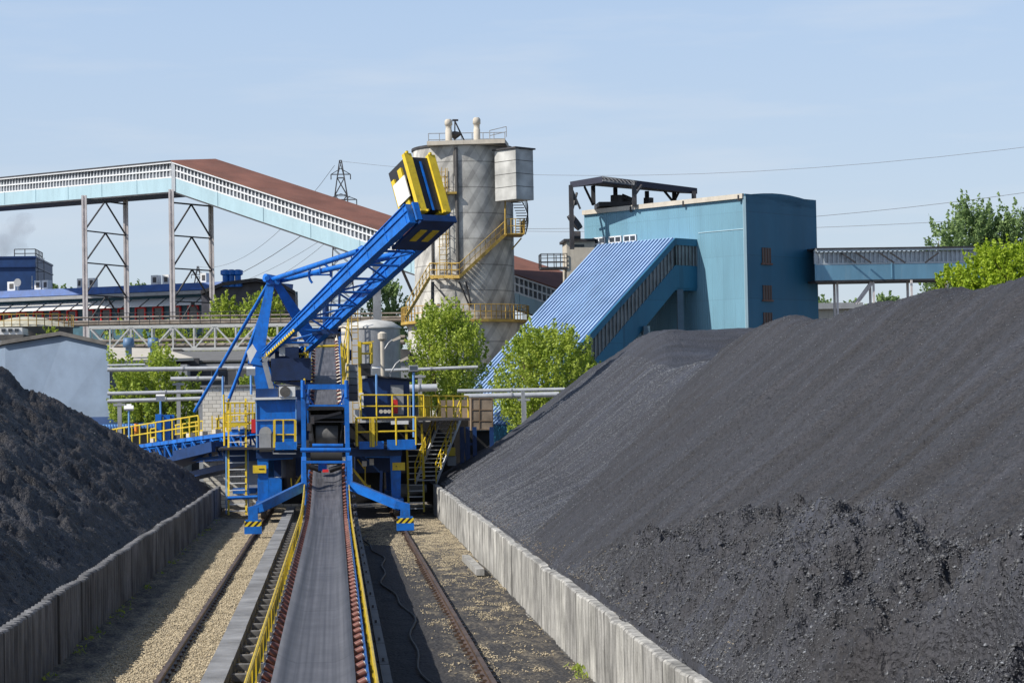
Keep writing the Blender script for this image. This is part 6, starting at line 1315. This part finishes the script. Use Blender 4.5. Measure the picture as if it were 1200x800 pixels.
# ================================================================= TREES
def tree(name, px, ptop, pbase_z, Y, width_px, height, label, cat, leafm, nshoot=150, per=34, leaf=.17, form='bush', group=None, trunks=3, depth=None, seed=1, lean=0):
    rs = np.random.RandomState(seed); k = Y/F; top = P(px, ptop, Y); cx, cz1 = top.x, top.z; W_ = width_px*k/2; z0_ = cz1-height; D_ = depth or W_*.9
    t = empty(name, V((cx, Y, 0)), label, cat, group)
    b = MB(); ends = []
    for i in range(trunks):
        a = rs.uniform(0, 6.28); e = V((cx+math.cos(a)*W_*.45, Y+math.sin(a)*D_*.45, z0_+height*rs.uniform(.5, .8))); s = V((cx+rs.uniform(-.2, .2), Y+rs.uniform(-.2, .2), 0)); m_ = s.lerp(e, .5)+V((0, 0, .3)); b.tube(s, m_, .16, 7, .11); b.tube(m_, e, .11, 7, .03); ends.append(e)
        for j in range(5): q = m_.lerp(e, rs.uniform(0, .9)); b.tube(q, q+V((rs.uniform(-1, 1)*W_*.5, rs.uniform(-1, 1)*D_*.5, rs.uniform(.4, 1.4))), .045, 5, .012)
    b.build('trunk', BARK, t)
    P0 = []; 
    for i in range(nshoot):
        a = rs.uniform(0, 2*math.pi); rr = math.sqrt(rs.uniform(0, 1))
        f = rs.uniform(0, 1)
        if form == 'bush': prof = math.sin(math.pi*min(1, .18+.72*f))**.7
        elif form == 'poplar': prof = .35+.65*math.sin(math.pi*min(1, .1+.8*f))
        else: prof = 1.0
        if form == 'hedge':
            hh = height*(.62+.38*float(vnoise(np.array([cx+math.cos(a)*rr*W_]), np.array([seed*3.1]))[0]*1.4-.1)); zz = z0_+f*hh
        else: zz = z0_+f*height*.86
        x_ = cx+math.cos(a)*rr*W_*prof*.92+lean*f; y_ = Y+math.sin(a)*rr*D_*prof*.92
        out = V((math.cos(a)*rr*.55, math.sin(a)*rr*.55, 1.0)).normalized(); L1 = height*rs.uniform(.10, .2)*(1.25 if rr < .6 else .9)
        tt = rs.rand(per); jit = rs.normal(0, 1, (per, 3))*.12*(1.15-tt)[:, None]*min(1.6, height/5)
        P0.append(np.array([x_, y_, zz])[None]+tt[:, None]*np.array(out)[None]*L1+jit)
    C = np.concatenate(P0); n = len(C); sz = leaf*1.35*rs.uniform(.55, 1.3, n)
    A_ = rs.normal(0, 1, (n, 3)); A_ /= np.linalg.norm(A_, axis=1)[:, None]; B_ = rs.normal(0, 1, (n, 3)); B_ -= (B_*A_).sum(1)[:, None]*A_; B_ /= np.linalg.norm(B_, axis=1)[:, None]
    A_ *= sz[:, None]; B_ *= (sz*.62)[:, None]
    vv = np.stack([C-A_*.5, C+B_*.5, C+A_*.5, C-B_*.5], 1).reshape(-1, 3)-np.array([cx, Y, 0]); ff = np.arange(4*n).reshape(-1, 4)
    np_mesh('crown', vv, ff, leafm, parent=t)
tree('leafy_tree', 522, 355, 0, 141, 104, 7.2, 'fresh green tree in front of the silo base', 'tree', LEAF, 420, 44, .15, seed=2)
tree('leafy_tree', 641, 381, 0, 130, 144, 7.0, 'bright green tree overlapping foot of the ribbed blue roof', 'tree', LEAF, 600, 44, .145, seed=3)
tree('leafy_bush', 180, 414, 0, 138, 100, 6.2, 'row of upright green shoots behind the low pair of white pipes', 'bush', LEAF, 560, 40, .15, 'hedge', seed=4, depth=1.6)
tree('leafy_bush', 300, 434, 0, 136, 60, 4.5, 'small green bush glimpsed between the mast and the fore stays', 'bush', LEAF, 110, 36, .15, seed=5)
tree('leafy_bush', 342, 440, 0, 125, 40, 3.5, 'small green bush under the slewing deck', 'bush', LEAF, 80, 36, .15, seed=15)
tree('leafy_tree', 305, 342, 0, 190, 76, 7.2, 'round green tree behind white truss left of mast', 'tree', LEAF, 240, 40, .2, seed=6)
tree('leafy_tree', 262, 342, 0, 195, 44, 7.0, 'smaller green tree beside the right trestle leg', 'tree', LEAF, 130, 40, .2, seed=7)
tree('dark_tree', 452, 326, 0, 205, 54, 7, 'dark green tree between the counterweight arm and the silo', 'tree', LEAFD, 200, 40, .22, seed=8)
tree('leafy_bush', 540, 436, 0, 150, 70, 4.6, 'shaded green bush under the pipes beside the ribbed roof', 'bush', LEAFD, 120, 36, .17, seed=9)
tree('leafy_bush', 190, 378, 0, 180, 150, 4.2, 'long low strip of greenery behind the white truss', 'bush', LEAF, 260, 30, .18, 'hedge', seed=10, depth=2)
tree('leafy_bush', 60, 382, 0, 158, 40, 2.0, 'small weed bush in front of the domed tank', 'bush', LEAF, 60, 30, .12, seed=12)
tree('poplar_tree', 1108, 252, 0, 172, 58, 9.5, 'leftmost and shortest of the poplars above the level blue gallery', 'tree', LEAFD, 200, 40, .22, 'poplar', 'poplars behind the level blue gallery', seed=20)
tree('poplar_tree', 1140, 232, 0, 174, 56, 11, 'tallest poplar above the level blue gallery', 'tree', LEAFD, 260, 40, .22, 'poplar', 'poplars behind the level blue gallery', seed=21)
tree('poplar_tree', 1163, 244, 0, 176, 52, 10, 'slim poplar second from the right above the level blue gallery', 'tree', LEAFD, 210, 40, .22, 'poplar', 'poplars behind the level blue gallery', seed=22)
tree('poplar_tree', 1185, 240, 0, 175, 46, 10.5, 'rightmost poplar above the level blue gallery', 'tree', LEAFD, 200, 40, .22, 'poplar', 'poplars behind the level blue gallery', seed=23)
tree('lime_bush', 1172, 284, 0, 120, 124, 5.4, 'bright lime green bush rising over the right heap crest', 'bush', LEAFL, 620, 40, .15, seed=24)
tree('lime_bush', 1122, 309, 0, 121, 70, 3.4, 'smaller lime green bush left of the large one on heap crest', 'bush', LEAFL, 150, 36, .14, seed=25)
# far trees
for i, (px, pt, w_, h_) in enumerate(((25, 338, 60, 8), (65, 333, 44, 8), (90, 337, 40, 7), (160, 328, 40, 9), (205, 331, 50, 8), (240, 336, 40, 7), (965, 345, 40, 9), (1035, 341, 40, 9), (1050, 346, 30, 7), (1000, 352, 60, 6), (1100, 345, 50, 7))):
    tree('distant_tree', px, pt, 0, 300, w_, h_, ['hazy green tree at left edge of skyline', 'hazy tree right of the dark navy block', 'low hazy tree left of the first trestle', 'hazy tree seen between the two trestles', 'hazy tree behind the right trestle', 'hazy tree just right of second trestle column', 'hazy tree just right of blue building below gallery', 'taller hazy tree under the level blue gallery', 'small hazy tree under gallery beside a leg', 'wide low hazy tree behind the gallery legs', 'hazy tree behind the crest of the sunlit heap'][i], 'tree', LEAFD, 90, 24, .4, group='distant trees on the skyline', seed=30+i)
# long low shed seen under the level blue gallery
ls = empty('yard_shed', P(975, 600, 200), 'low cream and grey shed seen under the level blue gallery', 'shed'); ls.location.z = 0
q0, q1 = P(940, 360, 200), P(1010, 360, 200); b = MB(); b.box(q0.x, q1.x, 200, 206, 0, P(975, 362, 200).z); b.build('wall', CREAM, ls)
b = MB(); b.box(q0.x, q1.x, 199.5, 206.5, P(975, 362, 200).z, P(975, 355, 200).z); b.build('roof', GREY, ls)

# weeds along the wall feet
rs = np.random.RandomState(9); C = []
for (x_, y0_, y1_, n_) in ((-5.12, 40, 100, 34), (4.75, 38.5, 40.5, 5)):
    for i in range(n_):
        y_ = rs.uniform(y0_, y1_); k_ = rs.randint(8, 26); C.append(np.stack([x_+rs.normal(0, .08, k_), y_+rs.normal(0, .18, k_), np.abs(rs.normal(.02, .05, k_))], -1))
C = np.concatenate(C); n = len(C); D1 = rs.normal(0, 1, (n, 3)); D1[:, 2] = np.abs(D1[:, 2])+.8; D1 *= (.09/np.linalg.norm(D1, axis=1))[:, None]; D2 = rs.normal(0, .018, (n, 3))
vv = np.stack([C-D2, C+D2, C+D1], 1).reshape(-1, 3)
tag(np_mesh('weeds', vv, np.arange(3*n).reshape(-1, 3), LEAF), 'sparse green weeds growing along the feet of both concrete walls', 'weeds', kind='stuff')

# thin plume of smoke far behind the navy block
import bmesh
me = bpy.data.meshes.new('smoke'); bm = bmesh.new(); bmesh.ops.create_icosphere(bm, subdivisions=3, radius=1)
for v_ in bm.verts:
    k_ = 1+.18*math.sin(v_.co.x*5+v_.co.z*4)+.12*math.sin(v_.co.z*9); v_.co = V((v_.co.x*4.2*k_+v_.co.z*2.6, v_.co.y*2.5, v_.co.z*4.6))
bm.to_mesh(me); bm.free(); sm_ = bpy.data.materials.new('smoke'); sm_.use_nodes = True; t_ = sm_.node_tree; t_.nodes.remove(t_.nodes['Principled BSDF'])
pv = t_.nodes.new('ShaderNodeVolumePrincipled'); pv.inputs['Color'].default_value = (.55, .57, .66, 1); tc_ = t_.nodes.new('ShaderNodeTexCoord'); n_ = t_.nodes.new('ShaderNodeTexNoise'); n_.inputs['Scale'].default_value = .28; n_.inputs['Detail'].default_value = 4
mr_ = t_.nodes.new('ShaderNodeMapRange'); mr_.inputs['From Min'].default_value = .42; mr_.inputs['From Max'].default_value = .7; mr_.inputs['To Max'].default_value = .22
t_.links.new(tc_.outputs['Object'], n_.inputs['Vector']); t_.links.new(n_.outputs['Fac'], mr_.inputs['Value']); t_.links.new(mr_.outputs[0], pv.inputs['Density']); t_.links.new(pv.outputs[0], t_.nodes['Material Output'].inputs['Volume'])
me.materials.append(sm_); o = bpy.data.objects.new('smoke', me); COL.objects.link(o); o.location = P(14, 276, 420); tag(o, 'faint grey puff of smoke above the navy block', 'smoke', kind='stuff')
